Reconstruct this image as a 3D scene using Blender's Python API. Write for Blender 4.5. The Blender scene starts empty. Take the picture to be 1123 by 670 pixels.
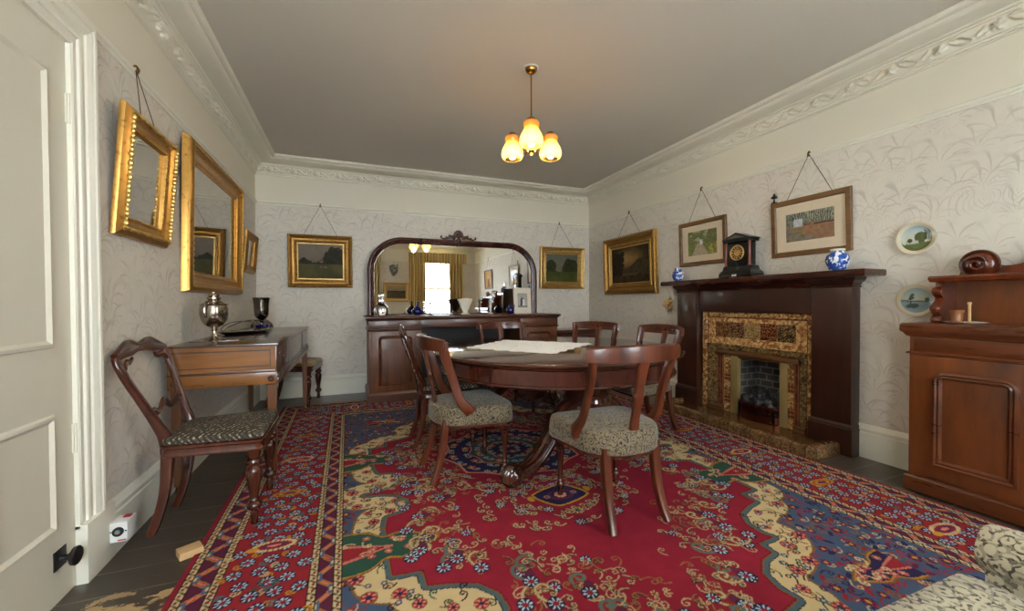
import bpy, bmesh, math, random
import numpy as np
from mathutils import Vector, Matrix, noise
PI = math.pi
sc = bpy.context.scene
COL = sc.collection
rnd = random.Random(7)

# ------------------------------------------------------------------ helpers
def lin(c):
    return tuple(((v/255.0)/12.92 if v/255.0 <= .04045 else (((v/255.0)+.055)/1.055)**2.4) for v in c)

def tag(o, label=None, cat=None, group=None, kind=None):
    if label: o['label'] = label
    if cat: o['category'] = cat
    if group: o['group'] = group
    if kind: o['kind'] = kind
    return o

def thing(name, label, cat, loc=(0, 0, 0), rot=(0, 0, 0), group=None):
    o = bpy.data.objects.new(name, None)
    COL.objects.link(o)
    o.empty_display_size = .1
    o.location = loc
    o.rotation_euler = rot
    tag(o, label, cat, group)
    return o

def mat_of(o):
    m_ = Matrix.LocRotScale(o.location, o.rotation_euler, None)
    return mat_of(o.parent) @ m_ if o.parent else m_

class MB:
    """collects shapes into one bmesh"""
    def __init__(s): s.bm = bmesh.new()
    def add(s, verts, faces):
        vs = [s.bm.verts.new(v) for v in verts]
        out = []
        for f in faces:
            try: out.append(s.bm.faces.new([vs[i] for i in f]))
            except ValueError: pass
        return vs, out
    def box(s, x0, x1, y0, y1, z0, z1, bev=0.0):
        v = [(x0,y0,z0),(x1,y0,z0),(x1,y1,z0),(x0,y1,z0),(x0,y0,z1),(x1,y0,z1),(x1,y1,z1),(x0,y1,z1)]
        vs, fs = s.add(v, [(0,3,2,1),(4,5,6,7),(0,1,5,4),(1,2,6,5),(2,3,7,6),(3,0,4,7)])
        if bev > 0:
            es = list({e for f in fs for e in f.edges})
            bmesh.ops.bevel(s.bm, geom=es, offset=bev, segments=2, affect='EDGES', profile=.6)
        return s
    def loft(s, rings, closed=True, cap=True, loop=False):
        n = len(rings[0]); V = []
        for r in rings: V.append([s.bm.verts.new(p) for p in r])
        m = len(rings)
        for i in range(m if loop else m-1):
            a, b = V[i], V[(i+1) % m]
            for j in range(n if closed else n-1):
                k = (j+1) % n
                try: s.bm.faces.new((a[j], a[k], b[k], b[j]))
                except ValueError: pass
        if cap and closed and not loop:
            try:
                s.bm.faces.new(list(reversed(V[0]))); s.bm.faces.new(V[-1])
            except ValueError: pass
        return s
    def lathe(s, prof, seg=24, c=(0,0,0), axis='z', sq=0, twist=None, flute=None):
        rings = []
        for i, (r, z) in enumerate(prof):
            ring = []
            for k in range(seg):
                a = 2*PI*k/seg
                rr = max(r, 1e-4)
                if flute: rr *= 1 + flute[0]*math.cos(flute[1]*a + (twist or 0)*z)
                x, y = rr*math.cos(a), rr*math.sin(a)
                p = (x, y, z)
                if axis == 'x': p = (z, x, y)
                if axis == 'y': p = (y, z, x)
                ring.append((p[0]+c[0], p[1]+c[1], p[2]+c[2]))
            rings.append(ring)
        return s.loft(rings)
    def path(s, pts, w, t=None, side=None, seg=10, power=2.0, closed=False, cap=True):
        """sweep an elliptical (power=2) or boxy (power>2) section along pts. w along side vector, t across"""
        P = [Vector(p) for p in pts]; n = len(P); rings = []
        W = w if hasattr(w, '__len__') else [w]*n
        T = (t if hasattr(t, '__len__') else [t]*n) if t is not None else W
        up = None
        for i in range(n):
            if closed: d = (P[(i+1) % n]-P[i-1])
            else: d = P[min(i+1, n-1)]-P[max(i-1, 0)]
            if d.length < 1e-9: d = Vector((0,0,1))
            d.normalize()
            if side is not None: sv = Vector(side)
            else:
                sv = up if up is not None else (Vector((0,0,1)) if abs(d.z) < .9 else Vector((1,0,0)))
            sv = sv - d*sv.dot(d)
            if sv.length < 1e-6: sv = d.orthogonal()
            sv.normalize(); up = sv
            tv = d.cross(sv)
            ring = []
            for k in range(seg):
                a = 2*PI*(k+.5)/seg
                ca, sa = math.cos(a), math.sin(a)
                e = 2.0/power
                x = math.copysign(abs(ca)**e, ca); y = math.copysign(abs(sa)**e, sa)
                ring.append(P[i]+sv*(x*W[i])+tv*(y*T[i]))
            rings.append(ring)
        return s.loft(rings, cap=cap, loop=closed)
    def ball(s, c, r, seg=8, rings=6, scale=(1,1,1)):
        prof = [(r*math.sin(PI*i/rings), -r*math.cos(PI*i/rings)) for i in range(rings+1)]
        R = []
        for (q, z) in prof:
            R.append([(c[0]+max(q,1e-5)*scale[0]*math.cos(2*PI*k/seg), c[1]+max(q,1e-5)*scale[1]*math.sin(2*PI*k/seg), c[2]+z*scale[2]) for k in range(seg)])
        return s.loft(R)
    def prism(s, poly, axis, a0, a1):
        """poly: 2D points; axis 'x': poly=(y,z); 'y': (x,z); 'z': (x,y)"""
        def P(p, a):
            return {'x': (a, p[0], p[1]), 'y': (p[0], a, p[1]), 'z': (p[0], p[1], a)}[axis]
        n = len(poly)
        v = [P(p, a0) for p in poly]+[P(p, a1) for p in poly]
        f = [tuple(range(n)), tuple(range(2*n-1, n-1, -1))]+[(i, (i+1) % n, n+(i+1) % n, n+i) for i in range(n)]
        s.add(v, f); return s
    def xf(s, M, start=0):
        s.bm.verts.ensure_lookup_table()
        for v in s.bm.verts[start:]: v.co = M @ v.co
        return s
    def build(s, name, mat, parent=None, world=False, smooth=40, mats=None):
        bm = s.bm
        if name == 'leg' and not world:
            for v in bm.verts: v.co.z = max(v.co.z, 0.0)
        bmesh.ops.remove_doubles(bm, verts=bm.verts, dist=1e-5)
        bmesh.ops.recalc_face_normals(bm, faces=bm.faces)
        if world and parent is not None: bm.transform(mat_of(parent).inverted())
        ang = math.radians(smooth)
        for f in bm.faces: f.smooth = smooth > 0
        for e in bm.edges:
            if len(e.link_faces) == 2 and e.calc_face_angle(0) > ang: e.smooth = False
        me = bpy.data.meshes.new(name); bm.to_mesh(me); bm.free()
        me.materials.append(mat)
        o = bpy.data.objects.new(name, me); COL.objects.link(o)
        if parent is not None: o.parent = parent
        return o

def kids(o): return [c for c in bpy.data.objects if c.parent == o]
def copy_tree(o, parent=None):
    c = o.copy(); COL.objects.link(c); c.parent = parent
    for ch in kids(o): copy_tree(ch, c)
    return c

def smooth_pts(pts, n=6, closed=False):
    """Catmull-Rom; points may have any dimension"""
    P = [np.array(p, float) for p in pts]; out = []
    m = len(P)
    for i in range(m if closed else m-1):
        if closed: p0, p1, p2, p3 = P[i-1], P[i], P[(i+1) % m], P[(i+2) % m]
        else: p0, p1, p2, p3 = P[max(i-1,0)], P[i], P[i+1], P[min(i+2, m-1)]
        for k in range(n):
            t = k/n
            out.append(.5*((2*p1)+(-p0+p2)*t+(2*p0-5*p1+4*p2-p3)*t*t+(-p0+3*p1-3*p2+p3)*t**3))
    if not closed: out.append(P[-1])
    return [tuple(map(float, p)) for p in out]

def spath(mb, rows, n=5, side=None, seg=8, power=2.0):
    """rows of (x,y,z,w,t)"""
    S = smooth_pts(rows, n)
    return mb.path([p[:3] for p in S], [p[3] for p in S], [p[4] for p in S], side=side, seg=seg, power=power)

# ------------------------------------------------------------------ materials
class NT:
    def __init__(s, name):
        s.m = bpy.data.materials.new(name); s.m.use_nodes = True
        s.t = s.m.node_tree; s.t.nodes.clear()
        s.out = s.t.nodes.new('ShaderNodeOutputMaterial')
    def n(s, typ, _set=None, **inp):
        nd = s.t.nodes.new('ShaderNode'+typ)
        for k, v in (_set or {}).items(): setattr(nd, k, v)
        for k, v in inp.items():
            key = int(k[1:]) if k[0] == 'i' and k[1:].isdigit() else k.replace('_', ' ')
            s.set(nd.inputs[key], v)
        return nd
    def set(s, sock, v):
        if isinstance(v, bpy.types.NodeSocket): s.t.links.new(v, sock)
        elif isinstance(v, bpy.types.Node): s.t.links.new(v.outputs[0], sock)
        else:
            if hasattr(sock.default_value, '__len__') and not isinstance(v, str):
                v = tuple(v)
                if len(sock.default_value) == 4 and len(v) == 3: v = v+(1,)
            sock.default_value = v
    def math(s, op, a, b=0.0, c=0.0, clamp=False):
        return s.n('Math', dict(operation=op, use_clamp=clamp), i0=a, i1=b, i2=c).outputs[0]
    def ramp(s, fac, stops):
        nd = s.t.nodes.new('ShaderNodeValToRGB'); cr = nd.color_ramp
        while len(cr.elements) < len(stops): cr.elements.new(.5)
        for e, (p, c) in zip(cr.elements, stops):
            e.position = p
            e.color = (tuple(c)+(1,)) if hasattr(c, '__len__') else (c, c, c, 1)
        s.set(nd.inputs[0], fac); return nd.outputs[0]
    def mix(s, fac, a, b, mode='MIX'):
        nd = s.t.nodes.new('ShaderNodeMix'); nd.data_type = 'RGBA'; nd.blend_type = mode
        s.set(nd.inputs[0], fac); s.set(nd.inputs[6], a); s.set(nd.inputs[7], b)
        return nd.outputs[2]
    def pos(s, scale=(1,1,1), obj=True, loc=(0,0,0)):
        tc = s.n('TexCoord'); src = tc.outputs['Object'] if obj else s.n('NewGeometry').outputs['Position']
        return s.n('Mapping', None, Vector=src, Scale=scale, Location=loc).outputs[0]
    def noise(s, vec, scale=5, detail=3, rough=.5, dist=0, out=0):
        return s.n('TexNoise', None, Vector=vec, Scale=scale, Detail=detail, Roughness=rough, Distortion=dist).outputs[out]
    def bump(s, h, strength=.3, dist=.01):
        return s.n('Bump', None, Height=h, Strength=strength, Distance=dist).outputs[0]
    def pbsdf(s, **k):
        b = s.n('BsdfPrincipled', None, **k); s.t.links.new(b.outputs[0], s.out.inputs[0]); return s.m

def plain(name, col, rough=.5, metal=0, bump=0, bscale=60, var=.06, coat=0, **k):
    t = NT(name); c = lin(col) if max(col) > 1 else col
    p = t.pos()
    nz = t.noise(p, bscale*.3, 3)
    cc = t.mix(t.math('MULTIPLY', nz, 1.0), tuple(v*(1-var) for v in c), tuple(min(1, v*(1+var)) for v in c))
    a = dict(Base_Color=cc, Roughness=rough, Metallic=metal)
    if coat: a['Coat_Weight'] = coat
    if bump: a['Normal'] = t.bump(t.noise(p, bscale, 3), bump, .004)
    a.update(k)
    return t.pbsdf(**a)

def wood(name, dark, light, axis='z', scale=9, rough=.3, coat=.0, stretch=9, amt=1.0, bump=.05):
    t = NT(name)
    sv = {'x': (1/stretch,1,1), 'y': (1,1/stretch,1), 'z': (1,1,1/stretch)}[axis]
    p = t.pos(sv)
    n1 = t.noise(p, scale, 4, .6, .6)
    n2 = t.noise(p, scale*5, 3, .6)
    n3 = t.noise(t.pos(), 2.2, 2, .5)
    f = t.math('ADD', t.math('MULTIPLY', n1, .62), t.math('ADD', t.math('MULTIPLY', n2, .2), t.math('MULTIPLY', n3, .25)))
    c = t.ramp(f, [(.36, lin(dark)), (.53, tuple((a+b)/2 for a, b in zip(lin(dark), lin(light)))), (.70, lin(light))])
    r = t.math('ADD', rough-.05, t.math('MULTIPLY', n2, .12))
    return t.pbsdf(Base_Color=c, Roughness=r, Coat_Weight=coat, Coat_Roughness=.08, Normal=t.bump(n2, bump, .002))

M = {}
M['mahogany'] = wood('mahogany_dark', (28,12,8), (84,38,22), 'x', 8, .16, .4)
M['mahogany_v'] = wood('mahogany_upright', (44,20,12), (112,58,32), 'z', 9, .28, .3)
M['table_top'] = wood('polished_table_top', (38,19,14), (84,46,32), 'x', 5, .10, .7, stretch=5, bump=.01)
M['apron_wood'] = wood('table_apron_wood', (40,15,11), (84,38,26), 'z', 9, .18, .5, stretch=4)
M['chair_wood'] = wood('chair_mahogany', (44,18,9), (106,50,25), 'z', 10, .30, .25)
M['chair_dark'] = wood('chair_dark_mahogany', (36,15,10), (88,42,27), 'z', 9, .2, .4)
M['sideboard'] = wood('sideboard_mahogany', (50,25,12), (122,70,36), 'z', 9, .42, .08)
M['sideboard_x'] = wood('sideboard_mahogany_top', (42,20,11), (98,52,28), 'x', 8, .34, .15)
M['mirror_wood'] = wood('mirror_frame_mahogany', (42,17,13), (84,38,28), 'z', 8, .25, .35)
M['mantel'] = wood('mantel_wood', (26,12,8), (66,34,22), 'z', 6, .3, .3, stretch=6)
M['mantel_y'] = wood('mantel_shelf_wood', (34,15,10), (80,36,24), 'y', 7, .25, .35)
M['piano'] = wood('piano_mahogany', (80,44,14), (154,98,40), 'x', 6, .28, .3)
M['piano_trim'] = wood('piano_crossbanding', (44,22,11), (92,50,24), 'x', 8, .3, .3)
M['piano_top'] = wood('piano_lid_wood', (40,26,20), (82,56,42), 'y', 5, .22, .45)
M['piano_side'] = wood('piano_side_wood', (52,34,28), (92,66,54), 'y', 6, .24, .5)
M['piano_leg'] = wood('piano_leg_wood', (74,40,16), (134,80,34), 'z', 8, .35, .2)
M['cabinet'] = wood('cabinet_mahogany', (54,24,10), (128,68,30), 'z', 5, .3, .3, stretch=5)
M['cabinet_y'] = wood('cabinet_moulding_wood', (52,23,11), (112,58,28), 'y', 6, .28, .3)
M['cabinet_dark'] = wood('cabinet_carving_wood', (50,18,8), (112,50,22), 'z', 8, .22, .4)
M['black_wood'] = plain('dark_interior', (24,20,18), .5)
M['paint'] = plain('cream_gloss_paint', (226,223,208), .32, 0, .02, 30, .02)
M['door_paint'] = plain('cream_door_paint', (216,211,194), .35, 0, .03, 25, .03)
M['plaster'] = plain('ivory_plaster', (222,217,200), .6, 0, .05, 40, .03)
M['brass'] = plain('brass', (176,136,66), .22, 1.0)
M['dark_brass'] = plain('aged_brass', (110,84,48), .35, 1.0)
M['iron'] = plain('black_iron', (26,26,27), .45, .6)
M['black'] = plain('black_slate', (18,18,19), .22, 0, .02)
M['black_matt'] = plain('black_plastic', (22,22,24), .4)
M['white_plastic'] = plain('white_plastic', (226,228,226), .35)
M['red'] = plain('red_plastic', (170,30,30), .4)
M['silver'] = plain('tarnished_silver', (176,166,152), .17, 1.0, 0, 40, .18)
M['silver_dark'] = plain('dark_pewter', (120,112,104), .16, 1.0, 0, 40, .2)
M['steel'] = plain('steel', (170,170,170), .3, 1.0)
M['cord'] = plain('brown_picture_cord', (78,58,44), .8)
M['ceramic_cream'] = plain('cream_ceramic', (232,226,208), .25)
M['cobalt'] = plain('cobalt_glass', (8,16,92), .05, 0, 0, 20, .1, .6)
M['mount'] = plain('cream_card_mount', (212,196,170), .7)
M['white_card'] = plain('white_card', (226,218,200), .6)
M['raw_wood'] = wood('bare_pine', (176,138,92), (214,180,130), 'x', 8, .7)
M['pale_wood'] = wood('turned_olive_wood', (104,60,30), (156,100,56), 'z', 10, .4)
M['brushed_oak'] = wood('oak_picture_frame', (74,48,22), (128,90,46), 'x', 12, .45)

def gilt_mat(name, col, dark, rough=.33):
    t = NT(name); p = t.pos()
    n1 = t.noise(p, 40, 4, .6); n2 = t.noise(p, 60, 3)
    c = t.ramp(n1, [(.28, lin(dark)), (.44, lin(col)), (.8, tuple(min(1, v*1.15) for v in lin(col)))])
    return t.pbsdf(Base_Color=c, Metallic=.85, Roughness=t.math('ADD', rough-.08, t.math('MULTIPLY', n2, .2)), Normal=t.bump(n2, .12, .002))
M['gilt'] = gilt_mat('bright_gilt', (178,134,68), (118,78,36), .32)
M['gilt_dark'] = gilt_mat('aged_gilt', (156,118,62), (96,66,32), .40)
M['gilt_pale'] = gilt_mat('pale_gilt', (190,156,96), (128,96,50), .36)
M['gilt_bead'] = gilt_mat('worn_gilt_beading', (212,178,104), (110,60,26), .35)

def glass_mat(name, col=(1,1,1), rough=.0, ior=1.45):
    t = NT(name)
    return t.pbsdf(Base_Color=col, Roughness=rough, IOR=ior, Transmission_Weight=1.0)
M['glass'] = glass_mat('clear_cut_glass', (.97,.98,.98))
M['mirror_glass'] = None
t = NT('silvered_mirror_glass')
nz = t.noise(t.pos(), 3, 2)
M['mirror_glass'] = t.pbsdf(Base_Color=t.mix(nz, (.86,.87,.86), (.9,.9,.89)), Metallic=1.0, Roughness=.0)
t = NT('old_foxed_mirror_glass')
nz = t.noise(t.pos(), 5, 4, .6)
M['old_mirror'] = t.pbsdf(Base_Color=t.mix(nz, (.50,.49,.45), (.66,.65,.62)), Metallic=1.0, Roughness=.03)

def vcol(name, rough=.8, bump=0, spec=.5, **k):
    t = NT(name)
    a = t.n('Attribute', dict(attribute_name='paint'))
    d = dict(Base_Color=a.outputs['Color'], Roughness=rough, Specular_IOR_Level=spec)
    if bump: d['Normal'] = t.bump(t.noise(t.pos(), 220, 2), bump, .003)
    d.update(k)
    return t.pbsdf(**d)
M['vrug'] = vcol('woven_wool_pile', .95, .35, .15)
M['vpaint'] = vcol('oil_paint', .6, .0, .2)
M['vpaper'] = vcol('watercolour_paper', .3, .0)
M['vtile'] = vcol('glazed_tiles', .16, .0, .5)
M['vchina'] = vcol('painted_china', .2)

# wallpaper: pale ground with radiating grass tufts, cream paint above the picture rail
RAIL = 2.237
def wallpaper(name, horiz):
    t = NT(name)
    g = t.n('NewGeometry').outputs['Position']
    sp = t.n('SeparateXYZ', None, Vector=g)
    u = sp.outputs[horiz]; z = sp.outputs[2]
    v = t.n('CombineXYZ', None, X=u, Y=z).outputs[0]
    warp = t.n('VectorMath', dict(operation='MULTIPLY_ADD'), i0=t.n('TexNoise', None, Vector=v, Scale=4.0, Detail=2).outputs['Color'], i1=(.10,.10,0), i2=v).outputs[0]
    tot = None
    for sc_, k, seed in ((3.6, 21, 0.0), (5.3, 17, 3.7)):
        vv = t.n('VectorMath', dict(operation='ADD'), i0=warp, i1=(seed, seed*.7, 0)).outputs[0]
        vo = t.n('TexVoronoi', dict(voronoi_dimensions='2D'), Vector=vv, Scale=sc_)
        d = t.n('VectorMath', dict(operation='SUBTRACT'), i0=vv, i1=vo.outputs['Position']).outputs[0]
        ds = t.n('SeparateXYZ', None, Vector=d)
        dy = t.math('ADD', ds.outputs[1], .45/sc_)
        r = t.math('SQRT', t.math('ADD', t.math('MULTIPLY', ds.outputs[0], ds.outputs[0]), t.math('MULTIPLY', dy, dy)))
        ang = t.math('ARCTAN2', ds.outputs[0], dy)
        bend = t.math('MULTIPLY', t.math('MULTIPLY', ang, r), -4.0)
        s_ = t.math('SINE', t.math('MULTIPLY', t.math('ADD', ang, bend), k))
        line = t.ramp(s_, [(.80, 0.0), (.98, 1.0)])
        fade = t.ramp(t.math('MULTIPLY', r, sc_), [(.08, 0.0), (.18, 1.0), (.66, .8), (.92, 0.0)])
        a = t.math('MULTIPLY', line, fade)
        tot = a if tot is None else t.math('MAXIMUM', tot, a)
    br = t.noise(v, 9, 3)
    tot = t.math('MULTIPLY', tot, t.ramp(br, [(.35, .25), (.6, 1.0)]))
    base = t.mix(t.noise(v, 1.8, 3), lin((211,204,191)), lin((221,214,202)))
    pap = t.mix(t.math('MULTIPLY', tot, .60), base, lin((166,156,146)))
    pap = t.mix(t.math('MULTIPLY', t.ramp(t.noise(v, 14, 4, .6), [(.5, 0.0), (.72, 1.0)]), .25), pap, lin((184,180,172)))
    top = t.math('GREATER_THAN', z, RAIL)
    c = t.mix(top, pap, lin((222,216,198)))
    return t.pbsdf(Base_Color=c, Roughness=.62, Normal=t.bump(t.math('ADD', tot, t.math('MULTIPLY', t.noise(v, 90, 2), .15)), .12, .003))
M['paper_y'] = wallpaper('leaf_wallpaper_side', 1)
M['paper_x'] = wallpaper('leaf_wallpaper_back', 0)

# ceiling
t = NT('ceiling_paint'); p = t.pos((1,1,1))
M['ceiling'] = t.pbsdf(Base_Color=t.mix(t.noise(p, .9, 3), lin((194,187,174)), lin((203,197,184))), Roughness=.7,
                       Normal=t.bump(t.noise(t.pos((1,.35,1)), 2.2, 3), .25, .02))
# floorboards
t = NT('dark_painted_floorboards')
g = t.n('NewGeometry').outputs['Position']; sp = t.n('SeparateXYZ', None, Vector=g)
yy = t.math('DIVIDE', sp.outputs[1], .165)
fr = t.math('FRACT', yy); idx = t.math('FLOOR', yy)
gap = t.math('MAXIMUM', t.math('LESS_THAN', fr, .03), t.math('GREATER_THAN', fr, .985))
gl = t.math('MULTIPLY', gap, t.ramp(t.noise(g, 6, 3), [(.4, .2), (.6, 1.0)]))
st = t.n('Mapping', None, Vector=g, Scale=(.15,1,1)).outputs[0]
gr = t.noise(st, 40, 4, .6)
wn = t.n('TexWhiteNoise', dict(noise_dimensions='1D'), W=idx).outputs[0]
base = t.mix(t.math('ADD', t.math('MULTIPLY', gr, .6), t.math('MULTIPLY', wn, .3)), lin((46,39,32)), lin((82,70,59)))
base = t.mix(gl, base, lin((116,104,90)))
# worn bare wood near the doorway
dx = t.math('DIVIDE', t.math('ADD', sp.outputs[0], .80), .30); dy = t.math('DIVIDE', t.math('SUBTRACT', sp.outputs[1], 1.82), .17)
rr = t.math('ADD', t.math('MULTIPLY', dx, dx), t.math('MULTIPLY', dy, dy))
wear = t.math('GREATER_THAN', t.math('SUBTRACT', t.math('ADD', t.noise(t.n('Mapping', None, Vector=g, Scale=(.7,1.2,1)).outputs[0], 9, 5, .7), .09), t.math('MULTIPLY', rr, .12)), .56)
spk = t.math('GREATER_THAN', t.noise(g, 26, 4, .7), .71)
base = t.mix(t.math('MULTIPLY', spk, .35), base, lin((150,136,116)))
base = t.mix(wear, base, t.mix(gr, lin((150,120,80)), lin((190,160,115))))
M['floor'] = t.pbsdf(Base_Color=base, Roughness=t.math('ADD', .26, t.math('MULTIPLY', gr, .2)), Normal=t.bump(t.math('SUBTRACT', gr, gap), .2, .003))

def fabric_paisley(name, ground, ink, scale=34, ring=5.0):
    t = NT(name); p = t.pos()
    w = t.n('VectorMath', dict(operation='MULTIPLY_ADD'), i0=t.n('TexNoise', None, Vector=p, Scale=12.0, Detail=2).outputs['Color'], i1=(.03,.03,.03), i2=p).outputs[0]
    vo = t.n('TexVoronoi', dict(distance='EUCLIDEAN'), Vector=w, Scale=scale)
    d = vo.outputs['Distance']
    rings = t.math('SINE', t.math('MULTIPLY', d, ring*6.28))
    big = t.n('TexVoronoi', dict(distance='EUCLIDEAN'), Vector=w, Scale=scale*.32)
    rb = t.math('SINE', t.math('MULTIPLY', big.outputs['Distance'], 30.0))
    f = t.math('MULTIPLY', t.ramp(rings, [(.25, 0.0), (.5, 1.0)]), t.ramp(rb, [(.2, .45), (.6, 1.0)]))
    f2 = t.math('GREATER_THAN', t.noise(w, 70, 2), .60)
    f = t.math('MAXIMUM', f, t.math('MULTIPLY', f2, .8))
    c = t.mix(f, lin(ground), lin(ink))
    return t.pbsdf(Base_Color=c, Roughness=.85, Sheen_Weight=.15, Normal=t.bump(t.noise(p, 300, 2), .3, .002))
M['fab_chair'] = fabric_paisley('paisley_tapestry', (116,102,77), (26,22,19), 27, 3.2)
M['fab_arm'] = fabric_paisley('pale_paisley_cloth', (188,178,152), (74,66,56), 36, 2.2)
t = NT('dark_checked_tapestry'); p = t.pos()
wv = t.n('TexWave', dict(wave_type='BANDS', bands_direction='DIAGONAL'), Vector=p, Scale=22.0, Distortion=2.5, Detail=2).outputs['Fac']
vo = t.n('TexVoronoi', None, Vector=p, Scale=70.0).outputs['Distance']
f = t.math('MULTIPLY', t.ramp(wv, [(.35, 0.0), (.7, 1.0)]), t.ramp(vo, [(.25, 1.0), (.5, .1)]))
M['fab_dark'] = t.pbsdf(Base_Color=t.mix(f, lin((44,38,31)), lin((164,150,124))), Roughness=.9, Normal=t.bump(vo, .3, .002))
t = NT('gold_velvet'); p = t.pos()
M['fab_gold'] = t.pbsdf(Base_Color=t.mix(t.noise(p, 22, 4), lin((92,64,18)), lin((166,128,44))), Roughness=.8, Sheen_Weight=.3)
t = NT('striped_gold_curtain')
sp = t.n('SeparateXYZ', None, Vector=t.n('Attribute', dict(attribute_name='paint')).outputs['Color'])
M['curtain'] = t.pbsdf(Base_Color=t.n('Attribute', dict(attribute_name='paint')).outputs['Color'], Roughness=.7, Sheen_Weight=.2)

# ------------------------------------------------------------------ painted surfaces
def vnoise(shape, cells, seed, octaves=4):
    rs = np.random.RandomState(seed); out = np.zeros(shape); amp = 1.0; tot = 0
    cy, cx = cells
    for o in range(octaves):
        g = rs.rand(cy+2, cx+2)
        y = np.linspace(0, cy, shape[0]); x = np.linspace(0, cx, shape[1])
        yi = np.minimum(y.astype(int), cy-1+1); xi = np.minimum(x.astype(int), cx)
        fy = (y-yi)[:, None]; fx = (x-xi)[None, :]
        fy = fy*fy*(3-2*fy); fx = fx*fx*(3-2*fx)
        a = g[np.ix_(yi, xi)]; b = g[np.ix_(yi, xi+1)]; c = g[np.ix_(yi+1, xi)]; d = g[np.ix_(yi+1, xi+1)]
        out += amp*((a*(1-fx)+b*fx)*(1-fy)+(c*(1-fx)+d*fx)*fy)
        tot += amp; amp *= .55; cy *= 2; cx *= 2
    return out/tot

def grid_mesh(name, P, colors, mat, parent=None, mask=None, flip=False, world=True):
    """P: (ny,nx,3) points; colors: (ny,nx,3) linear"""
    ny, nx = P.shape[:2]
    me = bpy.data.meshes.new(name)
    idx = np.arange(ny*nx).reshape(ny, nx)
    q = np.stack([idx[:-1,:-1], idx[:-1,1:], idx[1:,1:], idx[1:,:-1]], -1)
    if mask is not None: q = q[mask]
    q = q.reshape(-1, 4)
    if flip: q = q[:, ::-1]
    me.vertices.add(ny*nx); me.vertices.foreach_set('co', P.reshape(-1).astype(np.float32))
    me.loops.add(q.size); me.loops.foreach_set('vertex_index', q.reshape(-1).astype(np.int32))
    me.polygons.add(len(q)); me.polygons.foreach_set('loop_start', (np.arange(len(q))*4).astype(np.int32))
    me.polygons.foreach_set('use_smooth', np.ones(len(q), bool))
    me.update(calc_edges=True)
    ca = me.color_attributes.new('paint', 'FLOAT_COLOR', 'POINT')
    c4 = np.ones((ny*nx, 4), np.float32); c4[:, :3] = colors.reshape(-1, 3)
    ca.data.foreach_set('color', c4.reshape(-1))
    me.materials.append(mat)
    if world and parent is not None: me.transform(mat_of(parent).inverted())
    o = bpy.data.objects.new(name, me); COL.objects.link(o)
    if parent is not None: o.parent = parent
    return o

def L(c): return np.array(lin(c))
SKY = 15.5; EXPO = 0.84; BULB = 9.0; LAMPW = 4.5
# ------------------------------------------------------------------ the room
XL, XR, YB, YF, ZC = -1.0, 3.356, 5.357, -.95, 2.735
def struct(o): o['kind'] = 'structure'; return o
m = MB(); m.box(XL-.2, XR+.5, YF-.3, YB+.2, -.12, 0); struct(m.build('floor', M['floor']))
m = MB(); m.box(XL-.2, XR+.5, YF-.3, YB+.2, ZC, ZC+.1); struct(m.build('ceiling', M['ceiling']))
# left wall, opening for the door
DY0, DY1, DZ = 1.18, 2.10, 2.105
m = MB(); m.box(XL-.15, XL, DY1, YB, 0, ZC); m.box(XL-.15, XL, YF, DY0, 0, ZC); m.box(XL-.15, XL, DY0, DY1, DZ, ZC)
struct(m.build('wall_left', M['paper_y'], smooth=0))
# right wall, opening for the fire
FY0, FY1, FZ = 2.30, 2.83, .60
m = MB(); m.box(XR, XR+.15, FY1, YB, 0, ZC); m.box(XR, XR+.15, YF, FY0, 0, ZC); m.box(XR, XR+.15, FY0, FY1, FZ, ZC)
struct(m.build('wall_right', M['paper_y'], smooth=0))
m = MB(); m.box(XL-.15, XR+.15, YB, YB+.15, 0, ZC); struct(m.build('wall_back', M['paper_x'], smooth=0))
# front wall with two windows
WIN = [(-.72, .40), (1.72, 2.72)]; WZ0, WZ1 = .55, 2.36
m = MB()
xs = [XL-.15, WIN[0][0], WIN[0][1], WIN[1][0], WIN[1][1], XR+.15]
for a, b in ((0,1),(2,3),(4,5)): m.box(xs[a], xs[b], YF-.22, YF, 0, ZC)
for a, b in ((1,2),(3,4)): m.box(xs[a], xs[b], YF-.22, YF, 0, WZ0); m.box(xs[a], xs[b], YF-.22, YF, WZ1, ZC)
struct(m.build('wall_front', M['paper_x'], smooth=0))
t = NT('window_glass')
gl = t.n('BsdfGlossy', None, Roughness=.0); tr = t.n('BsdfTransparent', None, Color=(.95,.97,.97,1))
mx = t.n('MixShader', None, i0=.06, i1=tr.outputs[0], i2=gl.outputs[0]); t.t.links.new(mx.outputs[0], t.out.inputs[0])
M['pane'] = t.m
for i, (a, b) in enumerate(WIN):
    w = MB(); f = .05; y0, y1 = YF-.14, YF-.09
    w.box(a, a+f, y0-.02, y1+.02, WZ0, WZ1); w.box(b-f, b, y0-.02, y1+.02, WZ0, WZ1)
    w.box(a, b, y0-.02, y1+.02, WZ1-f, WZ1); w.box(a, b, y0-.02, y1+.02, WZ0, WZ0+f)
    W = struct(w.build('window_%d' % (i+1), M['paint']))
    s = MB(); zm = 1.50
    s.box(a+f, b-f, y0, y1, zm-.025, zm+.025); s.box(a+f, b-f, y0, y1, 1.07, 1.09)
    for k in (1, 2):
        x = a+(b-a)*k/3; s.box(x-.011, x+.011, y0+.01, y1-.01, WZ0+f, WZ1-f)
    s.box(a+f, b-f, y0+.01, y1-.01, 1.95, 1.97)
    s.build('window_sash', M['paint'], W)
    g = MB(); g.box(a+f, b-f, y0+.02, y0+.026, WZ0+f, WZ1-f); g.build('window_pane', M['pane'], W)
    s = MB(); s.box(a-.04, b+.04, YF-.10, YF+.07, WZ0-.035, WZ0, .006); s.build('window_sill', M['paint'], W)

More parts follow.
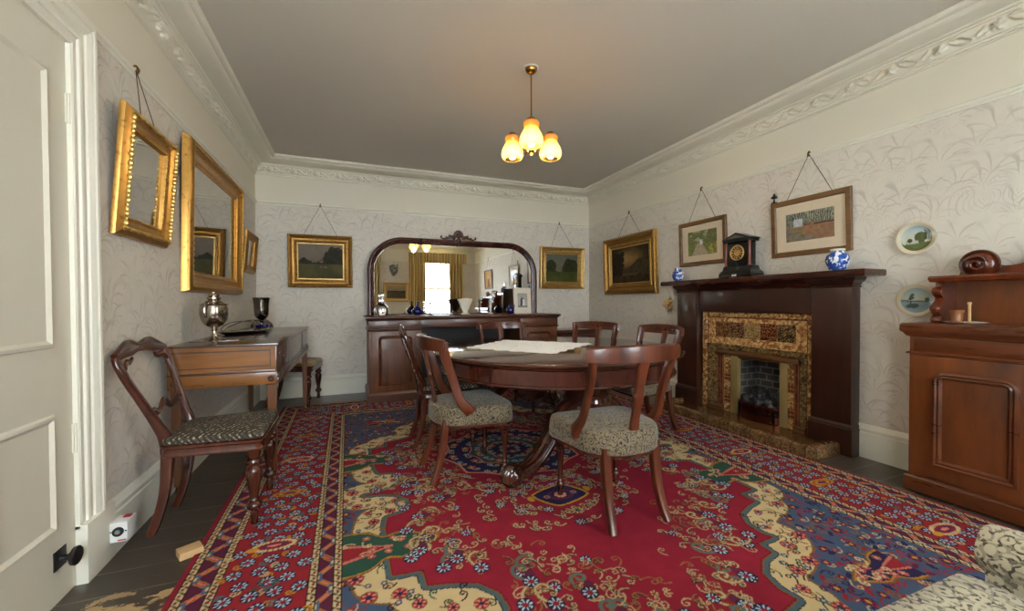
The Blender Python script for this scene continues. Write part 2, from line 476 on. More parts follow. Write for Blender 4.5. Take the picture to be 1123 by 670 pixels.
# baseboards: profile (out, z)
BP = [(0,0),(.024,0),(.024,.175),(.019,.18),(.019,.187),(.023,.192),(.023,.205),(.014,.215),(.010,.226),(.004,.2345),(0,.2345)]
def skirting(name, a, b, fixed, axis, sign):
    m = MB(); rings = []
    for u in (a, b):
        rings.append([((fixed+sign*o, u, z) if axis == 'y' else (u, fixed+sign*o, z)) for o, z in BP])
    m.loft(rings); return struct(m.build(name, M['paint'], smooth=30))
skirting('baseboard_left', 2.30, YB, XL, 'y', 1)
skirting('baseboard_left', YF, 1.0, XL, 'y', 1)
skirting('baseboard_back', XL, XR, YB, 'x', -1)
skirting('baseboard_right', 3.45, YB, XR, 'y', -1)
skirting('baseboard_right', YF, 1.79, XR, 'y', -1)
skirting('baseboard_front', XL, XR, YF, 'x', 1)
# picture rail and cornice: mitred loops round the room; profile (out, z)
def ringmould(name, prof, mat, z_sharp=25):
    m = MB(); cs = [(XL, YF, 1, 1), (XR, YF, -1, 1), (XR, YB, -1, -1), (XL, YB, 1, -1)]
    rings = [[(x+sx*o, y+sy*o, z) for o, z in prof] for x, y, sx, sy in cs]
    m.loft(rings, loop=True); return struct(m.build(name, mat, smooth=z_sharp))
ringmould('trim_1', [(0,RAIL-.018),(.010,RAIL-.018),(.012,RAIL-.010),(.010,RAIL-.004),(.020,RAIL+.004),(.024,RAIL+.014),(.020,RAIL+.02),(0,RAIL+.02)], M['paint'])
cove = [(.085+.115*math.sin(a*PI/2/7), 2.672+.030*(1-math.cos(a*PI/2/7))) for a in range(8)]
CP = [(0,2.548),(.010,2.548),(.014,2.553),(.010,2.560),(.020,2.564),(.024,2.570),(.020,2.577),(.022,2.580),(.052,2.650),(.062,2.652),(.066,2.659),(.064,2.665),(.078,2.667),(.085,2.672)]+cove[1:]+[(.204,2.706),(.212,2.704),(.222,2.706),(.232,2.713),(.236,2.722),(.238,ZC),(0,ZC)]
corn = ringmould('trim_2', CP, M['plaster'])
# carved running ornament on the cornice frieze (relief on a fine grid)
def relief(name, wall, a, b):
    Ls = b-a; n = int(Ls/.0075); k = 15
    s = np.linspace(0, Ls, n); tt = np.linspace(0, 1, k)
    S, Tt = np.meshgrid(s, tt)
    p = .235; cells = max(1, round(Ls/p)); p = Ls/cells
    u = (S % p)/p; v = Tt
    H = np.zeros_like(S)
    du = (u-.5)*p/.076; dv = (v-.5)*1.0
    r = np.sqrt((du)**2+dv**2); ang = np.arctan2(dv, du)
    ros = np.where(r < .44, (.55+.45*np.cos(ang*5+r*9))*(1-(r/.44)**4)+.5*np.exp(-(r/.12)**2), 0)
    H = np.maximum(H, ros)
    for sg in (0, 1):
        uu = np.where(u > .5, u-1, u) if sg == 0 else np.where(u > .5, u-1, u)
        c = .5+.34*np.sin((uu*2.2+ (0 if sg == 0 else .45))*PI*1.0)*(1 if sg == 0 else -1)
        d = np.abs(v-c)
        lob = .075*(1+.5*np.sin(uu*60))
        band = np.exp(-(d/lob)**2)*(np.abs(uu) < .34)
        H = np.maximum(H, .85*band)
    edge = np.minimum(1, np.minimum(v, 1-v)*9)
    H = H*edge*.024
    o0, z0, o1, z1 = .0225, 2.5805, .0515, 2.6495
    nx_, nz_ = (z1-z0), -(o1-o0); q = math.hypot(nx_, nz_); nx_, nz_ = nx_/q, nz_/q
    O = o0+(o1-o0)*Tt+H*nx_+.001; Z = z0+(z1-z0)*Tt+H*nz_
    if wall == 'left': P = np.stack([XL+O, a+S, Z], -1)
    if wall == 'right': P = np.stack([XR-O, a+S, Z], -1)
    if wall == 'back': P = np.stack([a+S, YB-O, Z], -1)
    if wall == 'front': P = np.stack([a+S, YF+O, Z], -1)
    col = np.ones(P.shape)*L((222,217,200))
    return grid_mesh(name, P, col, M['plaster'], corn, flip=(wall in ('left', 'front')))
relief('frieze_relief', 'left', YF+.04, YB-.04); relief('frieze_relief', 'right', YF+.04, YB-.04)
relief('frieze_relief', 'back', XL+.04, XR-.04); relief('frieze_relief', 'front', XL+.04, XR-.04)

# door on the left, casing and plinth block
D = MB(); D.box(XL-.05, XL-.010, DY0+.006, DY1-.0055, .008, DZ+.0)
D = struct(D.build('door_1', M['door_paint']))
def panel(y0, y1, z0, z1, x):
    m = MB()
    prof = [(0, .0), (.006,.008), (.016,.010), (.024,.004), (.034,-.004), (.036,0.0)]
    rings = [[(x+h, y0+o, z0+o), (x+h, y1-o, z0+o), (x+h, y1-o, z1-o), (x+h, y0+o, z1-o)] for o, h in prof]
    m.loft(rings, cap=False); return m
for (z0, z1) in ((.27,.70),(.94,1.95)):
    for (y0, y1) in ((1.29,1.585),(1.695,1.987)):
        panel(y0, y1, z0, z1, XL-.010).build('door_panel_moulding', M['door_paint'], D)
for z in (.58, 1.85):
    h = MB(); h.box(XL-.014, XL-.004, DY1-.014, DY1+.004, z-.055, z+.055); h.lathe([(.006,-.058),(.006,.058)], 8, (XL-.004, DY1-.004, z)); h.build('hinge', M['door_paint'], D)
k = MB(); k.box(XL-.010, XL-.006, 1.965, 2.035, .13, .20, .002)
k.build('keeper_plate', M['black_matt'], D)
k = MB(); k.lathe([(.010,0),(.010,.02),(.016,.026),(.016,.034),(.032,.036),(.034,.046),(.030,.050),(.001,.050)], 24, (XL-.006, 2.0, .165), 'x')
k.build('keeper_disc', M['black_matt'], D)
def casing(prof, name):
    """prof: (distance from opening, height off the wall)"""
    m = MB(); rings = []
    for o, h in prof:
        o = o*.70-.004; h = h*.52 if h > 0 else h
        rings.append([(XL+h, DY1+o, .22), (XL+h, DY1+o, DZ+o), (XL+h, DY0-o, DZ+o), (XL+h, DY0-o, .22)])
    m.loft(rings, closed=False, cap=False)
    return struct(m.build(name, M['paint'], smooth=28))
casing([(0,-.05),(0,.008),(.012,.016),(.020,.010),(.05,.010),(.056,.024),(.070,.030),(.078,.022),(.084,.014),(.115,.014),(.120,.028),(.135,.036),(.150,.044),(.160,.034),(.166,.03),(.172,.046),(.19,.050),(.198,.042),(.198,0)], 'trim_3')
m = MB(); m.box(XL-.05, XL+.027, DY1-.004, DY1+.200, 0, .235, .004); m.box(XL-.05, XL+.027, DY0-.200, DY0+.004, 0, .235, .004)
struct(m.build('trim_4', M['paint']))
# magnetic door holder box
B = thing('door_holder', 'white magnetic door holder box with black round magnet on the door plinth', 'door holder', (-.972, 2.29, .075))
m = MB(); m.box(-.973, -.912, 2.245, 2.33, .075, .160, .004); m.build('housing', M['white_plastic'], B, True)
m = MB(); m.lathe([(.019,0),(.019,.008),(.012,.009),(.011,.004),(.001,.004)], 24, (-.943, 2.245, .122), 'y')
m.xf(Matrix.Translation((0, 2.245, 0)) @ Matrix.Scale(-1, 4, (0,1,0)) @ Matrix.Translation((0,-2.245,0)))
m.build('magnet', M['black_matt'], B, True)
m = MB(); m.lathe([(.009,0),(.009,.009),(.001,.010)], 16, (-.943, 2.235, .122), 'y'); m.build('magnet_core', M['steel'], B, True)
m = MB(); m.box(-.945,-.920,2.29,2.315,.160,.164); m.build('button', M['red'], B, True)
m = MB(); m.box(-.945,-.918,2.2435,2.246,.081,.086); m.build('red_marking', M['red'], B, True)
for dx in (-.030, .030):
    m = MB(); m.lathe([(.003,-.002),(.003,.001)], 8, (-.943+dx*.85, 2.2445, .122), 'y'); m.build('screw', M['black_matt'], B, True)
# block of raw wood by the rug
m = MB(); m.box(-.05,.035,-.035,.035,0,.03,.003)
o = m.build('wood_offcut', M['raw_wood']); o.location = (-.665, 2.18, 0); o.rotation_euler = (0,0,.5)
tag(o, 'small pale wooden block lying on the floor at the rug edge', 'wood block')
# ------------------------------------------------------------------ the carpet, knotted pattern painted per vertex
RX0, RX1, RY0, RY1, RC = -.655, 2.945, .12, 4.90, 2.45
class Canvas:
    def __init__(s, xs, ys):
        s.x, s.y = xs, ys
        s.X, s.Y = np.meshgrid(xs, ys)
        s.C = np.zeros(s.X.shape+(3,))
    def win(s, x0, x1, y0, y1):
        i0, i1 = np.searchsorted(s.x, (x0, x1)); j0, j1 = np.searchsorted(s.y, (y0, y1))
        return (slice(j0, j1), slice(i0, i1))
    def disc(s, cx, cy, rx, ry, col, ang=0):
        r = max(rx, ry); w = s.win(cx-r, cx+r, cy-r, cy+r)
        dx, dy = s.X[w]-cx, s.Y[w]-cy
        c, q = math.cos(ang), math.sin(ang)
        a, b = (dx*c+dy*q)/rx, (-dx*q+dy*c)/ry
        s.C[w][(a*a+b*b) < 1] = col
    def polar(s, cx, cy, r, fn, rot=0, sx=1, sy=1):
        w = s.win(cx-r, cx+r, cy-r, cy+r)
        dx, dy = (s.X[w]-cx)/sx, (s.Y[w]-cy)/sy
        fn(s.C[w], np.sqrt(dx*dx+dy*dy), np.arctan2(dy, dx)+rot)
    def rosette(s, cx, cy, r, n, ring, petal, core, rot=0, dark=None):
        def f(C, R, A):
            if dark is not None: C[R < r*(1.0)] = dark
            C[R < r*.93*(.86+.14*np.abs(np.cos(A*n/2)))] = ring
            C[(R < r*.84) & (R > r*.36) & (np.cos(A*n) > .25)] = petal
            C[R < r*.34] = core
        s.polar(cx, cy, r*1.01, f, rot)
    def stroke(s, pts, wd, col, taper=False):
        n = len(pts)
        for k in range(n-1):
            (x0, y0), (x1, y1) = pts[k], pts[k+1]
            w_ = wd*(1-.6*k/n) if taper else wd
            w = s.win(min(x0,x1)-w_, max(x0,x1)+w_, min(y0,y1)-w_, max(y0,y1)+w_)
            dx, dy = x1-x0, y1-y0; q = dx*dx+dy*dy+1e-12
            t_ = np.clip(((s.X[w]-x0)*dx+(s.Y[w]-y0)*dy)/q, 0, 1)
            d = np.hypot(s.X[w]-x0-t_*dx, s.Y[w]-y0-t_*dy)
            s.C[w][d < w_] = col
    def scroll(s, x, y, ang, size, col, turn=1, wd=.0045, dark=None):
        pts = []; a = ang; px, py = x, y
        for k in range(26):
            pts.append((px, py)); st = size*.11*(1-.02*k)
            px += st*math.cos(a); py += st*math.sin(a)
            a += turn*(.06+.020*k)
        if dark is not None: s.stroke([(q[0]-.004, q[1]-.003) for q in pts], wd*1.25, dark)
        s.stroke(pts, wd, col)
        return pts
def segdist(X, Y, pts):
    D = np.full(X.shape, 9.0)
    for (x0, y0), (x1, y1) in zip(pts[:-1], pts[1:]):
        dx, dy = x1-x0, y1-y0; q = dx*dx+dy*dy+1e-12
        t_ = np.clip(((X-x0)*dx+(Y-y0)*dy)/q, 0, 1)
        D = np.minimum(D, np.hypot(X-x0-t_*dx, Y-y0-t_*dy))
    return D
def inside(X, Y, poly):
    I = np.zeros(X.shape, bool)
    n = len(poly)
    for k in range(n):
        x0, y0 = poly[k]; x1, y1 = poly[(k+1) % n]
        if y0 == y1: continue
        c = ((Y > min(y0,y1)) & (Y <= max(y0,y1)) & (X < (Y-y0)*(x1-x0)/(y1-y0)+x0)); I ^= c
    return I
def rug():
    xs = np.arange(RX0, RX1+.001, .0050)
    ys = [RY0]
    while ys[-1] < RY1: ys.append(ys[-1]+ (.0200 if ys[-1] < .8 else .0046+.0013*max(0, ys[-1]-1.2)))
    ys = np.array(ys); ys *= 1; ys[-1] = RY1
    cv = Canvas(xs, ys); X, Y, C = cv.X, cv.Y, cv.C
    RED, RED2, CREAM, NAVY, BLUE, PALE, GREEN, PURP, GOLD, PINK, BLACK, BROWN, TEAL = map(L, ((134,30,46),(138,36,42),(192,168,124),(42,34,66),(74,92,118),(168,188,200),(44,76,62),(92,34,58),(186,134,42),(206,120,104),(36,24,28),(120,84,48),(72,92,96)))
    r_ = random.Random(3)
    C[:] = RED
    n1 = vnoise(X.shape, (14, 10), 5)
    C *= (.93+.14*n1)[..., None]
    u = np.minimum.reduce([X-RX0, RX1-X, Y-RY0, RY1-Y])           # distance in from the nearest edge
    vert = (np.minimum(X-RX0, RX1-X) < np.minimum(Y-RY0, RY1-Y))
    S = np.where(vert, Y, X)                                        # running coordinate along the border
    # ---- field outline (one quadrant), mirrored
    fx0, fx1 = RX0+.60, RX1-.60; MX = (RX0+RX1)/2
    q = [(.12,2.45),(.20,2.44),(.29,2.40),(.345,2.32),(.345,2.24),(.30,2.175),(.215,2.15),(.20,2.06),(.195,1.90),(.195,1.69),(.31,1.68),(.315,1.58),(.40,1.56),(.50,1.52),(.56,1.44),(.57,1.35),(.55,1.31),(.66,1.30),(.665,1.23),(.75,1.21),(.83,1.15),(.86,1.06),(.85,1.0),(.95,.98),(.96,.90),(1.06,.88),(1.12,.80),(1.2,.74)]
    low = [(fx0+.0+d, y) for d, y in q]
    left = [(x, 2*RC-y) for x, y in reversed(low)]+low[1:]
    poly = left+[(2*MX-x, y) for x, y in reversed(left)]
    fieldm = (u > .60)
    ins = inside(X, Y, poly)
    w = cv.win(RX0, RX1, RY0, RY1)
    D = segdist(X, Y, poly+[poly[0]])
    out = fieldm & ~ins
    C[out] = BLUE*.75
    C[out & (D < .165)] = BROWN
    C[out & (D < .155)] = CREAM
    C[out & (D < .034)] = BLACK
    C[out & (D < .030)] = TEAL
    C[out & (D < .012)] = BROWN
    C[out & (D < .006)] = RED2*.6
    # motifs strewn on blue and cream
    msk_b = out & (D > .18); msk_c = out & (D > .05) & (D < .145)
    def strew(msk, n, fn, mind):
        J, I = np.nonzero(msk); placed = []
        if len(J) == 0: return
        for _ in range(n*6):
            k = r_.randrange(len(J)); x, y = X[J[k], I[k]], Y[J[k], I[k]]
            if all((x-a)**2+(y-b)**2 > mind**2 for a, b in placed):
                placed.append((x, y)); fn(x, y)
                if len(placed) >= n: break
    def vine(x, y, c1, dk):
        a = r_.random()*6.28
        cv.scroll(x, y, a, .05, c1, r_.choice((-1,1)), .0032, dk)
    strew(msk_b, 700, lambda x, y: vine(x, y, r_.choice((RED2, RED2, CREAM*.8, BROWN, NAVY)), None), .030)
    strew(msk_b, 260, lambda x, y: cv.disc(x, y, .022, .010, r_.choice((RED2, PURP, NAVY)), r_.random()*3), .05)
    strew(msk_b, 170, lambda x, y: cv.rosette(x, y, r_.uniform(.018,.030), r_.choice((5,6)), NAVY, RED2, GOLD, r_.random(), None), .085)
    strew(msk_c, 460, lambda x, y: vine(x, y, r_.choice((GREEN*.9, BROWN, BLACK*1.3)), None), .042)
    strew(msk_c, 170, lambda x, y: cv.rosette(x, y, r_.uniform(.020,.034), 6, RED2*.9, PINK, NAVY, r_.random(), BROWN), .10)
    strew(msk_c, 90, lambda x, y: cv.rosette(x, y, .016, 5, BLUE, NAVY, CREAM, r_.random()), .05)
    # ---- palmettes pointing into the field
    def palmette(cx, cy, dirx, diry, ln, wd, ground, seed):
        rr = random.Random(seed); R_ = ln*1.1
        w = cv.win(cx-R_, cx+R_, cy-R_, cy+R_)
        dx, dy = X[w]-cx, Y[w]-cy
        a = dx*dirx+dy*diry; b = np.abs(-dx*diry+dy*dirx)
        tt_ = np.clip(a/ln, 0, 1)
        prof = wd*(np.cos(tt_*PI/2)**.8)*(1-.32*np.exp(-((tt_-.42)/.12)**2))
        m0 = (a > 0) & (a < ln) & (b < prof)
        W_ = C[w]
        W_[m0] = BROWN; m1 = (a > 0) & (a < ln*.975) & (b < prof-.008); W_[m1] = GOLD*.8
        m2 = (a > 0) & (a < ln*.95) & (b < prof-.016); W_[m2] = ground
        m3 = (a > 0) & (a < ln*.5) & (b < prof*.42*(1-tt_*1.6)); W_[m3] = PINK*.8
        m4 = (a > 0) & (a < ln*.4) & (b < prof*.3*(1-tt_*2)); W_[m4] = RED2
        for k in range(16):
            aa = rr.uniform(.1, .85)*ln; bb = rr.uniform(-.62, .62)*wd*math.cos(aa/ln*PI/2)
            x, y = cx+dirx*aa-diry*bb, cy+diry*aa+dirx*bb
            if k % 3: cv.rosette(x, y, .019, 6, PINK*.75, RED2, CREAM, rr.random())
            else: cv.scroll(x, y, rr.random()*6, .05, CREAM, 1, .004)
    for cy in (1.90, 2*RC-1.90):
        palmette(fx0, cy, 1, 0, .43, .17, GREEN, 1); palmette(fx1, cy, -1, 0, .43, .17, GREEN, 2)
    for (cx, cy, dx_, dy_) in ((fx1-.22, .98, -.55, .83), (fx0+.22, .98, .55, .83), (fx1-.2, 2*RC-.98, -.55, -.83), (fx0+.2, 2*RC-.98, .55, -.83)):
        palmette(cx, cy, dx_*0-(1 if dx_ < 0 else -1), 0, .32, .10, NAVY, int(cx*10)+5)
    # ---- sprays of rosettes, curls and tendrils just inside the outline
    acc = 0; k = 0
    for (a, b) in zip(poly, poly[1:]+[poly[0]]):
        L_ = math.dist(a, b); n = 0
        while acc+L_ > .115:
            f = (.115-acc)/L_; a = (a[0]+(b[0]-a[0])*f, a[1]+(b[1]-a[1])*f); L_ = math.dist(a, b); acc = 0; k += 1
            tx, ty = (b[0]-a[0]), (b[1]-a[1]); q_ = math.hypot(tx, ty)+1e-9
            cx, cy = MX-a[0], RC-a[1]; cq = math.hypot(cx, cy)+1e-9
            nx_, ny_ = -ty/q_, tx/q_
            if nx_*cx+ny_*cy < 0: nx_, ny_ = -nx_, -ny_
            nx_, ny_ = (nx_+cx/cq)*.6, (ny_+cy/cq)*.6
            d = .075 if k % 2 else .13
            x, y = a[0]+nx_*d, a[1]+ny_*d
            an = math.atan2(ny_, nx_)
            big = cv.scroll(x, y, an+1.2, .11, BROWN, -1, .009, None)
            cv.scroll(x, y, an+1.2, .11, r_.choice((CREAM*.85, TEAL*1.3)), -1, .0050, None)
            for j in range(9):
                dd = r_.uniform(.02, .26); aa_ = an+r_.uniform(-1.1, 1.1)
                xx, yy = x+nx_*.02+dd*math.cos(aa_), y+ny_*.02+dd*math.sin(aa_)
                cv.scroll(xx, yy, r_.uniform(0, 6.28), r_.uniform(.035,.065), r_.choice((CREAM*.8, CREAM*.7, BROWN*1.3)), r_.choice((-1,1)), .0030, BLACK*2.2 if j % 2 else None)
            if k % 3 == 1:
                xx, yy = x+nx_*.17, y+ny_*.17; cv.rosette(xx, yy, .027, 8, NAVY*1.2, PALE, RED2, 0, BLACK)
            if k % 2 == 0: cv.disc(x+nx_*.03, y+ny_*.03, .034, .022, PURP, an)
            cv.rosette(x, y, .034, 8, NAVY*1.2, PALE, RED2, 0, BLACK)
            if k % 4 == 0: cv.rosette(x+nx_*.15, y+ny_*.15, .018, 6, BROWN, CREAM, RED2, 0)
        acc += L_
    # ---- central medallion with pendants
    mx_, my_ = 1.09, 2.84
    def med(Cw, R, A):
        rad = .52*(1-.10*np.abs(np.sin(A*5)))
        Cw[R < rad] = BROWN; Cw[R < rad-.006] = PINK*1.1; Cw[R < rad-.022] = NAVY*1.1
        Cw[(R < rad*.62)] = PINK; Cw[R < rad*.60] = TEAL*.7; Cw[R < rad*.36] = CREAM*.8; Cw[R < rad*.34] = NAVY
    cv.polar(mx_, my_, .56, med)
    for ring_r, n in ((.43, 22), (.33, 16), (.24, 14), (.15, 8), (.06, 4)):
        for k in range(n):
            a = 2*PI*k/n; x, y = mx_+ring_r*math.cos(a), my_+ring_r*math.sin(a)
            if k % 2: cv.rosette(x, y, .034, 6, RED2, PINK, CREAM, a)
            else: cv.rosette(x, y, .026, 6, BLUE, PALE, RED2, a)
            cv.scroll(x, y, a+1, .06, CREAM, 1, .004)
    for sgn in (-1, 1):
        py = my_+sgn*.79
        for k in range(110):
            a = 2*PI*k/110; rr = .18+.075*r_.random()*3.4
            x, y = mx_+rr*1.15*math.cos(a), py+rr*.72*math.sin(a)
            cv.scroll(x, y, a+(.9 if k % 2 else -.9), .055, CREAM*.8, 1 if k % 2 else -1, .0031, BLACK*2)
            if k % 9 == 0: cv.rosette(x, y, .030, 8, NAVY, PALE, PINK, 0, BLACK)
            if k % 9 == 4: cv.disc(x, y, .03, .019, RED2*1.1, a); 
        def pend(Cw, R, A):
            rad = .155*(1-.16*np.abs(np.sin(A*2+PI/4)))
            Cw[R < rad] = BROWN; Cw[R < rad-.006] = GOLD*1.1; Cw[R < rad-.018] = NAVY
            Cw[(R > .05) & (R < .07)] = PURP
        cv.polar(mx_, py, .17, pend, 0, 1.15, .85)
        cv.rosette(mx_, py, .04, 8, PINK, CREAM, RED2); 
        for dx_ in (-.085, .085): cv.rosette(mx_+dx_, py, .022, 6, TEAL, PINK, NAVY); cv.disc(mx_+dx_*2.1, py+.01, .018, .030, GOLD, 0)
        cv.rosette(mx_, py+sgn*.19, .04, 9, BROWN, CREAM, GREEN)
        for dx_ in (-1, 1):
            cv.rosette(mx_+dx_*.36, my_+sgn*.60, .036, 8, NAVY, PALE, PINK, 0, BLACK)
            cv.scroll(mx_+dx_*.36, my_+sgn*.60, .5 if dx_ > 0 else 2.6, .09, CREAM*.85, dx_, .005, BROWN)
            cv.scroll(mx_+dx_*.45, my_+sgn*.50, 1.5, .08, CREAM*.85, -dx_, .005, BROWN)
    # ring of sprays round the medallion
    for k in range(150):
        a = 2*PI*k/150; rr = .55+.17*r_.random()**1.4; x, y = mx_+rr*math.cos(a), my_+rr*math.sin(a)
        cv.scroll(x, y, a+(1 if k % 2 else -1), .055, CREAM*.8, 1 if k % 2 else -1, .0031, BLACK*2)
        if k % 7 == 1: cv.rosette(x, y, .027, 8, NAVY, PALE, PINK)
    # ---- borders
    bm_ = u <= .60
    C[bm_ & (u > .158) & (u <= .485)] = RED2*.95
    for (a, b) in ((.026,.158), (.485,.60)): C[bm_ & (u > a) & (u <= b)] = PURP*.8
    C[u <= .026] = RED*.95
    # meander strips
    for (a, b) in ((.052,.133), (.507,.572)):
        m_ = (u > a) & (u < b); c = (a+b)/2; h = (b-a)/2
        P_ = .17; ph = (S % P_)/P_; vv = (u-c)/h
        wv = np.abs(ph*2-1)*2-1
        d = np.abs(vv*.85-wv)
        C[m_ & (d < .52)] = NAVY*1.1
        C[m_ & (d < .40)] = GOLD
        C[m_ & (d < .27)] = RED2
        C[m_ & (d < .12)] = PINK
        tri = np.abs(((S+P_/2) % P_)/P_-.5)
        m2 = m_ & (((vv > .35) & (tri < .16)) | ((vv < -.35) & (tri > .34)))
        C[m2] = BLUE; 
        m3 = m_ & (((vv > .6) & (tri < .07)) | ((vv < -.6) & (tri > .43)))
        C[m3] = CREAM
        C[m_ & (np.abs(vv) > .93)] = CREAM*.8
    # guard stripes: cream with small dark and red marks
    for c in (.039, .145, .496, .586):
        m_ = np.abs(u-c) < .0135
        C[np.abs(u-c) < .017] = BLACK
        C[m_] = CREAM
        ph = (S % .038)/.038; vv = (u-c)/.0135
        C[m_ & (np.abs(vv*.6+(ph*2-1)) < .22)] = BLACK
        C[m_ & (np.hypot(vv*1.2, (ph-.08)*3.0) < .5)] = RED2
        C[m_ & (np.hypot(vv*1.2, (ph-.92)*3.0) < .5)] = GREEN
    # main border rosettes and ovals
    def to_xy(side, s_, d):
        return {'l': (RX0+d, s_), 'r': (RX1-d, s_), 'b': (s_, RY1-d), 'f': (s_, RY0+d)}[side]
    for side, s0, s1, ph in (('l', RY0+.16, RY1-.16, 2.10), ('r', RY0+.16, RY1-.16, 1.045), ('b', RX0+.3, RX1-.3, 1.14), ('f', RX0+.3, RX1-.3, 1.14)):
        s_ = s0; row = 0
        while s_ < s1:
            for d in ((.20,.28,.365,.447) if row % 2 else (.235,.32,.405)):
                x, y = to_xy(side, s_, d+r_.uniform(-.008,.008))
                cv.scroll(x, y, r_.random()*6.3, .05, r_.choice((CREAM*.8, GOLD*.8, TEAL)), r_.choice((-1,1)), .0038, None)
                cv.rosette(x, y, .031, 8, NAVY*1.1, PALE, RED2, r_.random(), BLACK)
            s_ += .078; row += 1
        k = 0; s_ = ph-.55*6
        while s_ < s1:
            if s_ > s0:
                x, y = to_xy(side, s_, .315); kind = round((s_-ph)/.55)
                ang = 0 if side in 'lr' else PI/2
                if kind % 2 == 0:
                    cv.disc(x, y, .098, .046, RED2*.95, ang)
                    for j in range(26):
                        a = 2*PI*j/26; ex, ey = .082*math.cos(a), .036*math.sin(a)
                        X_, Y_ = (x+ex, y+ey) if ang == 0 else (x-ey, y+ex)
                        cv.disc(X_, Y_, .009, .009, CREAM)
                    cv.disc(x, y, .070, .026, RED2, ang); cv.disc(x, y, .058, .020, PURP*1.2, ang); cv.disc(x, y, .03, .009, PINK, ang)
                    X_, Y_ = (x-.085, y-.01) if ang == 0 else (x, y-.085)
                    cv.disc(X_, Y_, .028, .017, GOLD, ang)
                else:
                    cv.disc(x, y, .090, .038, GOLD*.8, ang); cv.disc(x, y, .070, .028, RED2, ang); cv.disc(x, y, .058, .022, GOLD, ang); cv.disc(x, y, .040, .014, PURP*1.4, ang)
                # small leafy cluster between
                x, y = to_xy(side, s_+.275, .33)
                for j in range(9):
                    cv.disc(x+r_.uniform(-.05,.05), y+r_.uniform(-.03,.03), .011, .007, r_.choice((GREEN, PINK, TEAL, RED2)), r_.random()*3)
            s_ += .55
    # lighter bound edge and the wear of the pile
    C[(RY1-Y) < .012] = CREAM*.8
    C *= (.90+.2*vnoise(X.shape, (60, 48), 9, 3))[..., None]
    Z = .006+.0012*vnoise(X.shape, (30, 20), 2, 2)
    e = np.minimum.reduce([X-RX0, RX1-X, Y-RY0, RY1-Y]); Z = np.where(e < .003, .0005, Z)
    # the rug lies a hair askew
    a = -.022; cx0, cy0 = -.63, 2.3
    XX = cx0+(X-cx0)+ -np.sin(a)*0; 
    P = np.stack([X-.030*(Y-2.4)/2.4*(1-np.clip((X-RX0)/3.6,0,1)), Y-.0*(X), Z], -1)
    o = grid_mesh('persian_carpet', P, C, M['vrug'])
    tag(o, 'large red oriental carpet with floral medallion and borders covering the floor', 'carpet')
rug()
# ------------------------------------------------------------------ chairs
def turned_leg(H, r=.021, foot=True):
    """profile of a turned front leg from floor to height H"""
    P = [(.012,0),(.016,.004),(.016,.018),(.010,.022),(.0105,.030),(.014,.04),(.019,.052),(.0215,.06),(.017,.072),(.0125,.078),(.0165,.086),(.0125,.094)]
    P += [(.0135,.11),(.0155,.17),(.019,H-.125),(.021,H-.105),(.016,H-.098),(.022,H-.090),(.022,H-.082),(.016,H-.076),(.0245,H-.066),(.0245,H-.058),(.019,H-.052),(.023,H-.03),(.023,H)]
    return P
def bulb_leg(H):
    return [(r_*1.22, z_) for r_, z_ in [(.010,0),(.013,.004),(.015,.055),(.013,.062),(.012,.070),(.020,.074),(.026,.082),(.028,.094),(.024,.106),(.016,.112),(.020,.118),(.016,.124),(.0155,.135),(.021,.18),(.0275,.235),(.0295,.262),(.026,.278),(.017,.290),(.026,.300),(.030,.312),(.026,.324),(.019,.328),(.025,.336),(.027,H)]]
def seat_mesh(outline, z0, z1, dome, edge=.02, n=8):
    """upholstered pad: outline list of (x,y); rounded edge and domed top"""
    m = MB(); c = np.mean(np.array(outline), 0); rings = []
    def ring(f, z): return [(c[0]+(x-c[0])*f, c[1]+(y-c[1])*f, z) for x, y in outline]
    rings.append(ring(.90, z0)); rings.append(ring(.975, z0+.004))
    for k in range(5):
        a = k/4*PI/2; rings.append(ring(.99-.0*k+.012*math.cos(a)-.035*(1-math.cos(a)), z0+.012+(z1-z0-.012)*math.sin(a)))
    for k in range(1, n):
        f = .965*(1-k/n); rings.append(ring(max(f, .001), z1+dome*(1-(f/.965)**2)))
    m.loft(rings); return m
def outline(back, front, depth0, depth1, rb, rf, n=7):
    """rounded plan: half widths back/front at y=depth0/depth1 with corner radii"""
    P = []
    def arc(cx, cy, r, a0, a1):
        for k in range(n+1):
            a = a0+(a1-a0)*k/n; P.append((cx+r*math.cos(a), cy+r*math.sin(a)))
    arc(front-rf, depth1-rf, rf, 0, PI/2); arc(-(front-rf), depth1-rf, rf, PI/2, PI)
    arc(-(back-rb), depth0+rb, rb, PI, 1.5*PI); arc(back-rb, depth0+rb, rb, 1.5*PI, 2*PI)
    return P
